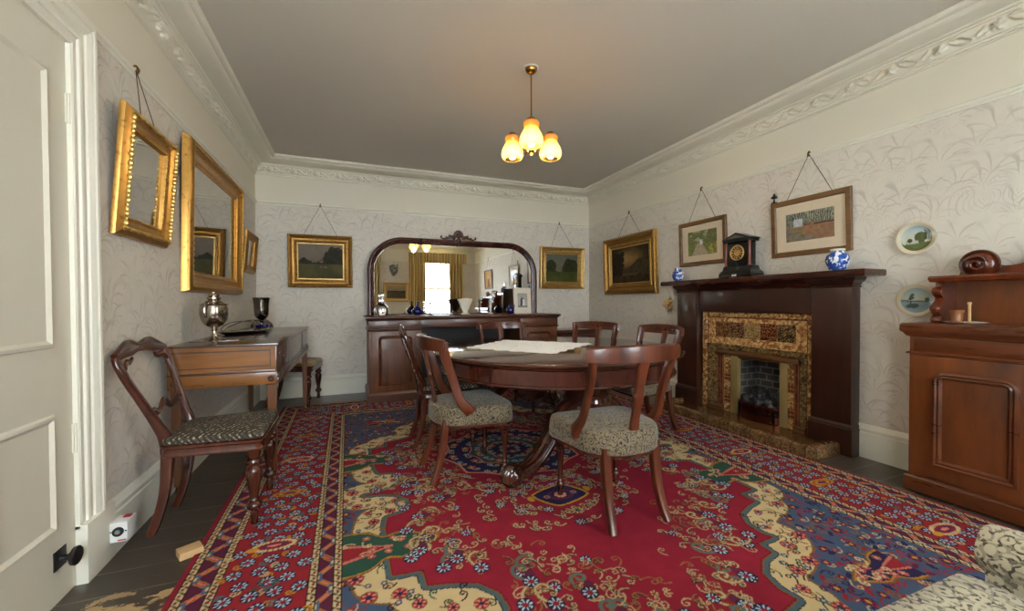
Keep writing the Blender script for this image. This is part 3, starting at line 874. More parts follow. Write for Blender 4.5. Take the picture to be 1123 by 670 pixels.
def make_bow_chair():
    """bow-backed dining chair, faces +y"""
    t_ = thing('dining_chair', 'chair', 'chair')
    wd = M['chair_wood']
    out = outline(.235, .266, -.240, .245, .20, .08)
    seat_mesh(out, .345, .458, .026).build('seat', M['fab_chair'], t_, smooth=60)
    m = MB(); o2 = [(x*.955, y*.955) for x, y in out]
    m.prism(o2, 'z', .332, .352); m.build('seat_frame', M['chair_dark'], t_)
    for s in (-1, 1):
        m = MB(); spath(m, [(s*.150,-.180,.385,.024,.020),(s*.150,-.186,.28,.024,.021),(s*.152,-.205,.16,.022,.019),(s*.158,-.238,.06,.020,.017),(s*.166,-.265,0,.019,.016)], 4, side=(1,0,0), seg=12, power=5)
        m.build('leg', wd, t_)
        m = MB(); m.lathe(turned_leg(.36), 14, (s*.190, .195, 0)); m.build('leg', M['chair_dark'], t_)
        m = MB(); spath(m, [(s*.240,-.045,.435,.038,.017),(s*.244,-.070,.462,.032,.017),(s*.236,-.112,.52,.027,.015),(s*.228,-.145,.62,.026,.014),(s*.230,-.180,.72,.027,.014),(s*.238,-.205,.80,.030,.015),(s*.243,-.216,.855,.030,.014)], 4, side=(0.25,1,0), seg=12, power=5)
        m.build('back_post', wd, t_)
    # splat with a waist
    m = MB(); spath(m, [(0,-.205,.43,.030,.011),(0,-.212,.50,.025,.011),(0,-.232,.60,.023,.011),(0,-.240,.635,.031,.012),(0,-.244,.655,.024,.011),(0,-.262,.74,.027,.011),(0,-.285,.83,.033,.011)], 4, side=(1,0,0), seg=12, power=6)
    m.build('splat', wd, t_)
    # bowed crest rail
    m = MB(); rings = []
    N = 22
    for k in range(N+1):
        f = -1+2*k/N; a = f*1.02
        x = .272*math.sin(a)/math.sin(1.02); y = -.298+.086*(1-math.cos(a))/(1-math.cos(1.02))
        nx_, ny_ = math.sin(a), -math.cos(a)
        hgt = .084-.020*f*f; zt = .892-.016*f*f
        th = .014
        rings.append([(x+nx_*th*p, y+ny_*th*p+(.0), z) for p, z in ((-1,zt-hgt),(1,zt-hgt),(1.2,zt-hgt*.5),(1.1,zt-.008),(.4,zt),(-.4,zt),(-1,zt-.006),(-.8,zt-hgt*.5))])
    m.loft(rings); cr = m.build('crest_rail', wd, t_, smooth=35)
    # carving on the front of the crest: two curling leaves and a roundel
    for s in (-1, 1):
        m = MB(); pts = []
        for k in range(22):
            a = k*.28; r_ = .030-.0012*k
            fx = s*(.075+ (r_*math.cos(a))*1.0); z = .848+r_*.62*math.sin(a)
            aa = math.asin(max(-1, min(1, fx*math.sin(1.02)/.268))); y = -.298+.086*(1-math.cos(aa))/(1-math.cos(1.02))
            pts.append((fx, y+.015, z))
        m.path(pts, .0045, seg=6)
        for k in range(5):
            fx = s*(.115+.018*k); aa = math.asin(fx*math.sin(1.02)/.268); y = -.298+.086*(1-math.cos(aa))/(1-math.cos(1.02))
            m.ball((fx, y+.014, .845+.004*(k % 2)), .009-.001*k, 6, 4, (1.2,.6,.7))
        m.build('crest_carving', M['chair_dark'], cr)
    m = MB(); m.ball((0,-.282,.848), .017, 10, 6, (1,.5,1)); m.build('crest_roundel', M['chair_dark'], cr)
    return t_
def place(o, x, y, deg, label, group=None):
    o.location = (x, y, .0078); o.rotation_euler = (0, 0, math.radians(deg)); o['label'] = label
    if group: o['group'] = group
    return o
G1 = 'bow-backed dining chairs round the table'
bow = make_bow_chair(); bow['category'] = 'chair'
place(bow, 1.285, 1.855, 1, 'bow-backed mahogany dining chair with paisley seat nearest the camera, back turned to us', G1)
for x, y, d, lab in ((.695, 2.61, -88, 'bow-backed dining chair at left of round table, its paisley seat fully in view'),
                     (2.305, 2.875, 90, 'bow-backed dining chair at right of table, behind the nearest chair'),
                     (1.49, 3.90, 178, 'dining chair with pierced carved crest pushed in before the sideboard'),
                     (2.125, 3.50, 115, 'bow-backed dining chair on far right side of table, near back corner')):
    place(copy_tree(bow), x, y, d, lab)

def make_balloon_chair(wood_m, seat_m, label, group=None):
    t_ = thing('balloon_back_chair', label, 'chair', group=group)
    out = outline(.195, .235, -.205, .215, .03, .035)
    seat_mesh(out, .425, .462, .026).build('seat', seat_m, t_, smooth=60)
    m = MB()
    R_ = []
    for sc_, z in ((1.01,.372),(1.02,.378),(1.0,.386),(1.0,.408),(1.03,.414),(1.03,.424),(1.0,.428)):
        R_.append([(x*sc_, y*sc_, z) for x, y in out])
    m.loft(R_); m.build('seat_frame', wood_m, t_, smooth=30)
    for s in (-1, 1):
        m = MB(); m.lathe(bulb_leg(.38), 20, (s*.202, .170, 0)); m.build('leg', wood_m, t_)
        m = MB(); spath(m, [(s*.148,-.262,0,.015,.018),(s*.146,-.235,.07,.016,.019),(s*.145,-.205,.2,.018,.021),(s*.150,-.190,.36,.021,.025)], 5, side=(1,0,0), seg=12, power=5)
        m.build('leg', wood_m, t_)
        m = MB(); spath(m, [(s*.150,-.190,.345,.022,.026),(s*.156,-.195,.45,.022,.026),(s*.172,-.222,.53,.019,.021),(s*.205,-.262,.64,.018,.017),(s*.236,-.298,.74,.021,.015),(s*.250,-.322,.81,.024,.014),(s*.252,-.336,.855,.020,.011)], 6, side=(1,0,0), seg=12, power=3)
        m.build('back_post', wood_m, t_)
    m = MB(); rows = []
    for k in range(13):
        f = -1+2*k/12; a = abs(f)
        rows.append((.252*f, -.336-.012*(1-a)+.0, .855+.034*math.sin(min(1, (1-a)*1.35)*PI/2)-(.008*math.exp(-((a)/.15)**2)), .019+.020*math.exp(-((a-.45)/.33)**2), .013))
    spath(m, rows, 4, side=(0,-.25,1), seg=12, power=2.4)
    cr = m.build('crest_rail', wood_m, t_)
    for s in (-1, 1):
        m = MB(); m.path([(s*(.115+.030*(1-k/20)*math.cos(k*.42)), -.334, .862+.022*(1-k/20)*math.sin(k*.42)) for k in range(20)], .005, seg=6)
        spath(m, [(s*.225,-.312,.80,.012,.008),(s*.19,-.322,.825,.016,.009),(s*.145,-.328,.822,.014,.009),(s*.115,-.330,.838,.008,.006)], 4, seg=8)
        m.build('crest_carving', wood_m, cr)
    m = MB(); rows = []
    for k in range(17):
        f = -1+2*k/16; a = abs(f)
        rows.append((.185*f, -.242-.012*(1-a), .585+.014*math.cos(f*PI*2.0)+.006*math.cos(f*9), .013+.010*math.exp(-(a/.22)**2)+.004*math.exp(-((a-.6)/.15)**2), .010))
    spath(m, rows, 3, side=(0,0,1), seg=10, power=2.2)
    m.build('back_rail', wood_m, t_)
    return t_
b1 = make_balloon_chair(M['chair_dark'], M['fab_dark'], 'balloon-back chair with dark checked seat standing by left wall')
b1.location = (-.630, 2.550, .0078); b1.rotation_euler = (0, 0, math.radians(-90))
b2 = copy_tree(b1); b2['label'] = 'balloon-back chair seen edge-on at left of round table, slender back against the sideboard'
b2.location = (.70, 3.26, .0078); b2.rotation_euler = (0, 0, math.radians(-92))
b3 = make_balloon_chair(M['chair_dark'], M['fab_gold'], 'dark chair with gold velvet seat in the back corner behind the piano')
b3.location = (-.57, 5.025, .0078); b3.rotation_euler = (0, 0, math.radians(-100))

# ------------------------------------------------------------------ round table
TX, TY, TR = 1.50, 2.895, .955
T = thing('round_dining_table', 'large round polished mahogany pedestal table in the middle of the room', 'table', (TX, TY, .0078))
m = MB(); m.lathe([(.001,.705),(TR-.05,.705),(TR-.018,.708),(TR-.012,.714),(TR-.004,.720),(TR,.727),(TR-.003,.735),(TR-.012,.739),(.001,.739)], 128)
m.build('table_top', M['table_top'], T, smooth=50)
m = MB(); m.lathe([(TR-.16,.704),(TR-.062,.704),(TR-.055,.695),(TR-.070,.685),(TR-.072,.600),(TR-.060,.596),(TR-.056,.588),(TR-.062,.580),(TR-.075,.576),(TR-.16,.576)], 128)
m.build('apron', M['apron_wood'], T, smooth=30)
m = MB(); m.box(-.14,.14,-.72,.72,.655,.703,.004); m.build('bearer', M['apron_wood'], T)
for py, dirs in ((-.475, (197, 15, 270)), (.475, (163, 45, 90))):
    m = MB(); m.lathe([(.18,.655),(.18,.64),(.10,.61),(.085,.57),(.11,.53),(.15,.48),(.165,.43),(.155,.38),(.12,.35),(.11,.335),(.15,.32),(.16,.29),(.14,.25),(.09,.22),(.04,.20),(.001,.195)], 28, (0,py,0))
    pd = m.build('pedestal', M['table_top'], T, smooth=25)
    for a in dirs[:2]:
        a = math.radians(a); ca, sa = math.cos(a), math.sin(a); o_ = Vector((0, py, 0))
        m = MB()
        rows = [(.06,.36,.070,.060),(.14,.385,.068,.062),(.22,.365,.064,.056),(.30,.300,.060,.048),(.375,.210,.056,.042),(.45,.135,.054,.038),(.53,.090,.052,.036),(.62,.075,.050,.034)]
        S = smooth_pts(rows, 6)
        P = [o_+Vector((r*ca, r*sa, z)) for r, z, _, _ in S]; rings = []
        side = Vector((-sa, ca, 0))
        for i, p in enumerate(P):
            d = (P[min(i+1, len(P)-1)]-P[max(i-1, 0)]).normalized(); up_ = side.cross(d) * -1
            wv, tv = S[i][2], S[i][3]; ring = []
            for k in range(40):
                th = 2*PI*k/40; c_, s2 = math.cos(th), math.sin(th)
                q = 1+.09*math.cos(8*th)
                x = math.copysign(abs(c_)**.8, c_)*wv*q; y = math.copysign(abs(s2)**.8, s2)*tv*q
                ring.append(p+side*x+up_*y)
            rings.append(ring)
        m.loft(rings)
        lg = m.build('leg', M['table_top'], T, smooth=50)
        m = MB(); c = o_+Vector((.665*ca, .665*sa, .075))
        pr = [(.001,-.074),(.016,-.073),(.020,-.066),(.030,-.064),(.034,-.060),(.046,-.058),(.052,-.050),(.050,-.042),(.060,-.038),(.068,-.026),(.063,-.016),(.070,-.010),(.073,0),(.070,.010),(.063,.016),(.068,.026),(.060,.038),(.050,.042),(.052,.050),(.046,.058),(.034,.060),(.030,.064),(.020,.066),(.016,.073),(.001,.074)]
        m.lathe(pr, 28, (0,0,0), 'x'); m.xf(Matrix.Translation(c) @ Matrix.Rotation(a+PI/2, 4, 'Z'))
        m.build('scroll_foot', M['table_top'], lg, smooth=50)
# lace cloth
q = [(.79,2.99),(1.25,3.62),(1.98,3.25),(1.42,2.56)]
m = MB(); n = 40; ctr = (sum(p[0] for p in q)/4, sum(p[1] for p in q)/4)
qs = [(.83,3.09),(1.34,3.56),(1.89,2.98),(1.27,2.50)]
edge = []
for (a, b) in zip(qs, qs[1:]+qs[:1]):
    for k in range(36):
        f = k/36; x, y = a[0]+(b[0]-a[0])*f, a[1]+(b[1]-a[1])*f
        sc_ = abs(math.sin(f*PI*6)); dx, dy = x-ctr[0], y-ctr[1]; d = math.hypot(dx, dy)
        o_ = .030*sc_+.006*math.sin(k*2.1); edge.append((x+dx/d*o_, y+dy/d*o_))
rings = [[(ctr[0]+(x-ctr[0])*f, ctr[1]+(y-ctr[1])*f, .7475+.0022*math.sin(31*x*f+5*f)*math.sin(27*y*f)+.0015) for x, y in edge] for f in [1-.04*i for i in range(25)]+[.001]]
m.loft(rings, cap=False)
t = NT('white_crochet_lace'); p = t.pos()
vo = t.n('TexVoronoi', dict(feature='DISTANCE_TO_EDGE'), Vector=p, Scale=52.0).outputs['Distance']
a_ = t.math('LESS_THAN', vo, .20)
cc = t.mix(t.noise(p, 60, 2), lin((240,243,246)), lin((253,254,255)))
b = t.n('BsdfPrincipled', None, Base_Color=cc, Roughness=.8, Alpha=t.math('MAXIMUM', a_, t.math('GREATER_THAN', t.noise(p, 26, 2), .40)))
t.t.links.new(b.outputs[0], t.out.inputs[0]); M['lace'] = t.m
o = m.build('lace_cloth', M['lace']); tag(o, 'white crocheted lace cloth laid cornerwise on the round table', 'tablecloth')

# ------------------------------------------------------------------ daybed at lower right (only its seat edge and arm reach the picture)
A = thing('daybed', 'pale paisley upholstered daybed cut off at the lower right corner', 'daybed', (.85, .15, 0))
m = MB(); seat_mesh([(x+.83, y+.14) for x, y in outline(.545,.545,-.36,.384,.04,.03)], .30, .452, .005).build('seat', M['fab_arm'], A, True, smooth=60)
m = MB(); m.box(.34,1.36,-.20,.495,.17,.30,.01); m.build('base_frame', M['fab_arm'], A, True)
m = MB(); rings = []
for y, s in ((-.22,.90),(-.2,1),(.46,1),(.495,.95),(.505,.85)):
    ring = []
    for k in range(28):
        th = 2*PI*k/28
        ring.append((1.458+.062*math.cos(th)*s, y, .490+.062*math.sin(th)*s))
    rings.append(ring)
m.loft(rings); m.box(1.410, 1.455, -.21, .490, .17, .50, .008)
m.build('arm', M['fab_arm'], A, True)
m = MB(); rings = []
for z, s, yy in ((.18,.98,-.26),(.5,1,-.28),(.72,1,-.32),(.76,.98,-.33)):
    rings.append([(.86+x*s, yy+y*s, z) for x, y in outline(.56,.56,-.06,.06,.05,.05,4)])
m.loft(rings); m.build('backrest', M['fab_arm'], A, True)
for x in (.38, 1.40):
    for y in (-.24, .44):
        m = MB(); m.lathe([(.014,0),(.016,.01),(.022,.10),(.028,.12),(.024,.13),(.026,.175)], 14, (x, y, .008)); m.build('leg', M['chair_dark'], A, True)
# ------------------------------------------------------------------ helpers for cabinet work
def arch_pts(x0, x1, z0, z1, R, n=8, inset=0):
    """outline with rounded top corners, counter-clockwise from lower left; returns (x,z)"""
    x0 += inset; x1 -= inset; z0 += inset; z1 -= inset; R = max(R-inset, .004)
    P = [(x0, z0), (x1, z0)]
    for k in range(n+1):
        a = PI/2*k/n; P.append((x1-R+R*math.cos(a), z1-R+R*math.sin(a)))
    for k in range(n+1):
        a = PI/2+PI/2*k/n; P.append((x0+R+R*math.cos(a), z1-R+R*math.sin(a)))
    return P
def arch_mould(mb, to3, x0, x1, z0, z1, R, prof, n=8, closed=True):
    """prof: (inset, height); to3(x,z,h) -> 3D"""
    rings = [[to3(x, z, h) for x, z in arch_pts(x0, x1, z0, z1, R, n, i)] for i, h in prof]
    mb.loft(rings, closed=closed, cap=False); return mb
PM = [(0,0),(.003,.009),(.012,.014),(.019,.010),(.022,.004),(.028,.007),(.032,.003),(.034,0)]

# ------------------------------------------------------------------ sideboard
SX0, SX1, SY, SB = .165, 2.475, 4.715, 5.33
bl, br = .735, 1.945
S_ = thing('sideboard', 'long mahogany breakfront sideboard with arched cupboard doors along back wall', 'sideboard', ((SX0+SX1)/2, 5.02, 0))
m = MB(); m.box(bl, br, 5.25, SB, .10, .90); m.box(bl, br, SY+.09, SB, .10, .125); m.build('carcass', M['black_wood'], S_, True)
for x0, x1 in ((SX0, bl), (br, SX1)):
    m = MB(); m.box(x0, x1, SY, SB, .10, .905, .003); c = m.build('pedestal_cupboard', M['sideboard'], S_, True)
    m = MB()
    R_ = [[(x0-o, SY-o, z), (x1+o, SY-o, z), (x1+o, SB, z), (x0-o, SB, z)] for o, z in ((.0,.008),(.022,.008),(.022,.085),(.016,.095),(.010,.108),(0,.112))]
    m.loft(R_); m.build('plinth', M['sideboard_x'], S_, True, smooth=20)
    m = MB(); m.box(x0+.03, x1-.03, SY-.012, SY+.01, .13, .785, .003); d = m.build('door', M['sideboard'], S_, True)
    m = MB(); arch_mould(m, lambda x, z, h: (x, SY-.012-h, z), x0+.10, x1-.10, .185, .735, .05, PM); m.build('door_moulding', M['mahogany_v'], d, True)
    m = MB(); m.box(x0+.004, x1-.004, SY-.022, SY+.01, .812, .905, .008); m.build('drawer', M['sideboard_x'], S_, True)
    m = MB(); R_ = [[(x0-o, SY-o, z), (x1+o, SY-o, z), (x1+o, SB, z), (x0-o, SB, z)] for o, z in ((.0,.785),(.012,.788),(.016,.795),(.008,.803),(0,.806))]
    m.loft(R_); m.build('drawer_bead', M['sideboard_x'], S_, True, smooth=20)
m = MB(); m.box(bl, br, SY+.055, SY+.08, .815, .905, .004); m.build('drawer', M['sideboard_x'], S_, True)
# top, following the breakfront
def bf(o):
    return [(SX0-o, SB), (SX0-o, SY-o), (bl+o, SY-o), (bl+o, SY+.06-o), (br-o, SY+.06-o), (br-o, SY-o), (SX1+o, SY-o), (SX1+o, SB)]
m = MB(); m.loft([[(x, y, z) for x, y in bf(o)] for o, z in ((.004,.904),(.016,.910),(.020,.918),(.030,.924),(.036,.932),(.036,.940),(.030,.947),(.024,.950))])
m.build('top', M['sideboard_x'], S_, True, smooth=20)
STZ = .950
# ------------------------------------------------------------------ overmantel mirror on the sideboard
GY = 5.27
MX0, MX1, MZ1, MR = .178, 2.425, 1.915, .42
R0 = thing('overmantel_mirror', 'wide arched mahogany overmantel mirror with carved crest standing on the sideboard', 'mirror', ((MX0+MX1)/2, GY, STZ))
m = MB(); prof = [(0,-.05),(0,.03),(.006,.042),(.018,.050),(.034,.052),(.046,.046),(.052,.036),(.060,.034),(.068,.030),(.074,.018),(.078,.0),(.078,-.02)]
def m3(x, z, h): return (x, GY-h, z)
arch_mould(m, m3, MX0, MX1, STZ-.078, MZ1, MR, prof, 20)
for v in m.bm.verts: v.co.z = max(v.co.z, STZ)
m.build('frame', M['mirror_wood'], R0, True, smooth=25)
m = MB(); pts = arch_pts(MX0, MX1, STZ-.07, MZ1, MR, 20, .070); m.add([(x, GY, max(z, STZ+.001)) for x, z in pts], [tuple(range(len(pts)))])
m.build('glass', M['mirror_glass'], R0, True, smooth=0)
m = MB(); m.box(MX0+.07, MX1-.07, GY-.03, GY-.001, STZ, STZ+.012); m.build('bottom_bead', M['mirror_wood'], R0, True)
m = MB(); cx, cz = (MX0+MX1)/2, 1.915
for k in range(9):   # shell
    a = PI*(k/8); m.ball((cx+.045*math.cos(a), GY-.045, cz+.055+.048*math.sin(a)), .024, 8, 6, (1,.7,1))
m.ball((cx, GY-.055, cz+.055), .036, 12, 8, (1,.6,1.1)); m.ball((cx, GY-.055, cz-.01), .030, 10, 6, (1.1,.6,1.0)); m.ball((cx, GY-.05, cz-.055), .018, 8, 6, (.9,.6,1.3))
for s in (-1, 1):
    m.ball((cx+s*.062, GY-.05, cz+.02), .024, 8, 6, (1,.7,1))
    spath(m, [(cx+s*.06, GY-.045, cz+.03,.020,.016),(cx+s*.10, GY-.045, cz+.035,.020,.014),(cx+s*.145, GY-.045, cz+.018,.014,.012),(cx+s*.19, GY-.045, cz+.008,.010,.010),(cx+s*.225, GY-.045, cz+.018,.010,.010),(cx+s*.232, GY-.045, cz+.036,.009,.009),(cx+s*.215, GY-.045, cz+.040,.007,.007)], 4, seg=8)
    m.ball((cx+s*.12, GY-.05, cz+.05), .014, 6, 5); m.ball((cx+s*.165, GY-.05, cz+.028), .011, 6, 5)
m.build('carved_crest', M['mirror_wood'], R0, True, smooth=60)

# ------------------------------------------------------------------ things on the sideboard
def lobj(name, prof, mat, loc, label, cat, seg=24, group=None, **k):
    m = MB(); m.lathe(prof, seg, **k); o = m.build(name, mat, smooth=50); o.location = loc
    return tag(o, label, cat, group)
# cut glass decanter with stopper
d = thing('glass_decanter', 'clear cut-glass decanter at left end of sideboard', 'decanter', (.335, 5.03, STZ))
m = MB(); m.lathe([(.001,0),(.045,0),(.055,.01),(.062,.04),(.066,.07),(.058,.10),(.036,.125),(.022,.145),(.019,.18),(.024,.20),(.028,.205)], 16, flute=(.06, 12)); m.build('bottle', M['glass'], d)
m = MB(); m.lathe([(.001,.195),(.016,.20),(.016,.215),(.024,.225),(.028,.245),(.020,.265),(.001,.272)], 10); m.build('stopper', M['glass'], d)
lobj('blue_bottle', [(.001,0),(.034,0),(.050,.010),(.068,.032),(.072,.045),(.064,.062),(.040,.085),(.020,.105),(.011,.125),(.010,.155),(.013,.168),(.011,.172),(.001,.172)], M['cobalt'], (.735, 5.02, STZ), 'cobalt blue squat bottle with thin neck, left part of sideboard', 'bottle', 32)
# glass candlesticks and barley twist ones
def candlestick(label, loc, mat, h=.19):
    c = thing('candlestick', label, 'candlestick', loc, group=None)
    m = MB(); m.lathe([(.001,0),(.040,0),(.042,.008),(.030,.016),(.012,.022)], 24); m.build('base', mat, c)
    m = MB(); m.lathe([(.013,.020+i*(h-.06)/24) for i in range(25)], 16, flute=(.22, 2), twist=130); m.build('stem', mat, c)
    m = MB(); m.lathe([(.010,h-.042),(.022,h-.035),(.024,h-.028),(.014,h-.022),(.014,h-.004),(.020,h),(.011,h),(.010,h-.02),(.001,h-.02)], 20); m.build('socket', mat, c)
    return c
candlestick('twisted clear glass candlestick left of the cream vase', (.895, 5.03, STZ), M['glass'], .17)
M['twist'] = plain('white_spiral_glass', (206,204,202), .2, 0, 0, 60, .1)
candlestick('pale spiral-stemmed candlestick right of the cream vase', (1.665, 5.02, STZ), M['twist'], .20)
# cream fan vase: fluted, oval
m = MB(); rings = []
for r, z in [(.001,0),(.052,0),(.055,.008),(.040,.018),(.026,.028),(.030,.038),(.048,.07),(.064,.11),(.078,.15),(.090,.19),(.094,.198),(.088,.196),(.072,.15),(.05,.09),(.02,.05),(.001,.045)]:
    f = min(1, z/.19); rings.append([(max(r,1e-4)*1.12*math.cos(2*PI*k/48)*(1+.03*f*math.cos(2*PI*k/48*10)), max(r,1e-4)*(1-.35*f)*math.sin(2*PI*k/48)*(1+.03*f*math.cos(2*PI*k/48*10)), z+.006*f*math.cos(4*2*PI*k/48)) for k in range(48)])
m.loft(rings); o = m.build('cream_vase', M['ceramic_cream'], smooth=60); o.location = (1.325, 5.0, STZ)
tag(o, 'cream fan-shaped pottery vase in the middle of the sideboard', 'vase')
# blue jug
j = thing('blue_jug', 'round cobalt blue glass jug beside the framed photograph', 'jug', (1.945, 5.03, STZ))
m = MB(); m.lathe([(.001,0),(.026,0),(.042,.012),(.055,.040),(.056,.055),(.045,.082),(.026,.098),(.019,.112),(.024,.125),(.018,.122),(.001,.08)], 28); m.build('body', M['cobalt'], j)
m = MB(); m.path(smooth_pts([(.020,0,.118),(.046,0,.122),(.060,0,.10),(.050,0,.074)], 6), .0045, seg=8); m.build('handle', M['cobalt'], j)

# ------------------------------------------------------------------ low console table in the back corner
C_ = thing('side_table', 'low dark side table against back wall between sideboard and corner', 'side table', (2.93, 5.12, 0))
m = MB(); m.box(2.56,3.28,4.90,5.32,.700,.722,.004); m.build('table_top', M['mahogany'], C_, True)
m = MB(); m.box(2.60,3.24,4.94,5.30,.60,.70); m.build('apron', M['mahogany'], C_, True)
for x in (2.62,3.22):
    for y in (4.96,5.28):
        m = MB(); m.box(x-.02,x+.02,y-.018,y+.018,.0005,.60,.003); m.build('leg', M['mahogany'], C_, True)

# ------------------------------------------------------------------ square piano on the left
PX0, PX1, PY0, PY1, PZ0, PZ1 = XL+.03, -.43, 2.845, 4.72, .612, .858
Pn = thing('square_piano', 'antique square piano in faded mahogany standing along left wall', 'piano', ((PX0+PX1)/2, 3.78, 0))
m = MB(); m.box(PX0, PX1, PY0, PY1, PZ0, PZ1-.014, .002); m.build('case', M['piano_side'], Pn, True)
m = MB(); m.box(PX0-.006, PX1+.010, PY0-.010, PY1+.006, PZ1-.014, PZ1, .003); m.build('lid', M['piano_top'], Pn, True)
# faded end board facing us with crossbanded borders
m = MB(); m.box(PX0+.004, PX1-.004, PY0-.004, PY0+.001, PZ0+.085, PZ1-.015); e = m.build('end_panel', M['piano'], Pn, True)
m = MB()
for (x0, x1, z0, z1) in ((PX0+.012, PX1-.03, PZ1-.045, PZ1-.036),(PX0+.012, PX1-.03, PZ0+.115, PZ0+.108),(PX1-.036, PX1-.03, PZ0+.112, PZ1-.04),(PX0+.012, PX0+.018, PZ0+.112, PZ1-.04)):
    m.box(min(x0,x1), max(x0,x1), PY0-.0052, PY0-.003, min(z0,z1), max(z0,z1))
m.build('stringing', M['piano_trim'], e, True)
m = MB(); m.box(PX0+.004, PX1-.004, PY0-.010, PY0+.001, PZ0-.0, PZ0+.088, .004); e = m.build('lower_rail', M['piano'], Pn, True)
m = MB(); m.box(PX0+.004, PX1-.004, PY0-.014, PY0-.002, PZ0+.072, PZ0+.088, .003); m.build('rail_bead', M['piano_trim'], e, True)
m = MB()
m.box(PX1-.002, PX1+.006, PY0+.01, PY1-.01, PZ0+.045, PZ0+.055, .002); m.box(PX1-.002, PX1+.004, PY0+.01, PY1-.01, PZ1-.03, PZ1-.024, .002); m.box(PX1-.002, PX1+.010, PY0, PY1, PZ0-.002, PZ0+.035, .003)
m.build('side_moulding', M['piano_side'], Pn, True)
for y in (3.35, 4.25):
    m = MB(); m.box(PX1-.002, PX1+.0015, y-.003, y+.003, PZ0+.06, PZ1-.035); m.build('fallboard_joint', M['black_wood'], Pn, True)
for x in (PX0+.035, PX1-.028):
    for y in (PY0+.028, PY1-.028):
        m = MB(); m.loft([[(x+sx*w_, y+sy*w_, z) for sx, sy in ((-1,-1),(1,-1),(1,1),(-1,1))] for w_, z in ((.017,.055),(.024,PZ0-.0))])
        lg = m.build('leg', M['piano_leg'], Pn, True, smooth=20)
        m = MB(); m.box(x-.031, x+.031, y-.036, y+.031, PZ0-.004, PZ0+.070, .002)
        m.lathe([(.001,-.040),(.006,-.041),(.009,-.038),(.013,-.0405),(.018,-.0395),(.021,-.036)], 14, (x, y, PZ0+.033), 'y')
        if x > -.6: m.lathe([(.001,.036),(.006,.037),(.009,.034),(.013,.0365),(.018,.0355),(.021,.031)], 14, (x, y, PZ0+.033), 'x')
        m.build('rosette_block', M['piano_trim'], lg, True)
        m = MB(); m.box(x-.010, x+.010, y-.010, y+.010, .036, .06); m.lathe([(.018,-.010),(.020,0),(.018,.010)], 14, (x, y, .0285), 'x'); m.build('castor', M['dark_brass'], lg, True)
PT = PZ1
# urn with handles
U = thing('silver_urn', 'tarnished silver lidded urn with handles on near end of piano', 'urn', (-.838, 3.20, PT))
m = MB(); m.lathe([(.001,0),(.060,0),(.062,.006),(.045,.014),(.020,.024),(.013,.04),(.012,.058),(.020,.066),(.014,.072),(.020,.082),(.048,.095),(.068,.125),(.078,.165),(.079,.20),(.074,.225),(.080,.232),(.060,.238),(.036,.250),(.030,.262)], 32); m.build('body', M['silver'], U)
m = MB(); m.lathe([(.032,.262),(.038,.268),(.038,.278),(.028,.284),(.034,.292),(.030,.300),(.014,.306),(.016,.312),(.001,.314)], 24); m.build('lid', M['silver'], U)
for s in (-1, 1):
    m = MB(); m.path(smooth_pts([(s*.072,0,.15),(s*.090,0,.160),(s*.094,0,.20),(s*.082,0,.240),(s*.060,0,.248),(s*.052,0,.236)], 5), .0055, seg=8); m.build('handle', M['silver'], U)
U.rotation_euler = (0,0,math.radians(72))
m = MB(); m.box(-.13,.13,-.055,.075,0,.004,.001); o = m.build('book_cover', M['mahogany']); o.location = (-.82, 3.165, PT-.0005+.0006); o.rotation_euler = (0,0,.12)
tag(o, 'thin flat brown folder lying under the silver urn', 'folder')
U.location.z = PT+.0047
# goblet
g = thing('silver_goblet', 'tall dark silver goblet standing toward far end of piano', 'goblet', (-.905, 4.55, PT))
m = MB(); m.lathe([(.001,0),(.045,0),(.047,.006),(.034,.012),(.014,.02),(.011,.045),(.018,.055),(.012,.062),(.018,.070),(.040,.085),(.050,.11),(.053,.15),(.056,.20),(.062,.245),(.063,.248),(.058,.246),(.05,.15),(.04,.10),(.001,.09)], 32, flute=None); m.build('cup', M['silver_dark'], g)
m = MB(); m.lathe([(.052,.012),(.054,.030),(.040,.034),(.036,.012)], 24); m.build('foot_ring', M['cobalt'], g)
g.location = (-.815, 4.58, PT); g.scale = (1.2,1.2,1.2)
# oval tray dish with wire handle
d = thing('silver_dish', 'oval silver serving dish with tall arched handle on the piano', 'dish', (-.795, 3.86, PT))
m = MB(); rings = []
for r, z in ((.02,.004),(.75,.0),(.80,.004),(.98,.022),(1.0,.026),(.97,.027),(.8,.012),(.02,.010)):
    rings.append([(.11*r*math.cos(2*PI*k/40), .27*r*math.sin(2*PI*k/40), z) for k in range(40)])
m.loft(rings); m.build('dish', M['silver_dark'], d)
m = MB(); m.path([(.05*math.sin(a), .26*math.cos(a), .022+.085*math.sin(a)) for a in [PI*k/20 for k in range(21)]], .0045, seg=8); m.build('handle', M['silver'], d)
m = MB(); m.path([(-.05*math.sin(a), .26*math.cos(a), .022+.075*math.sin(a)) for a in [PI*k/20 for k in range(21)]], .004, seg=8); m.build('cross_handle', M['silver'], d)
d.rotation_euler = (0,0,math.radians(-24))

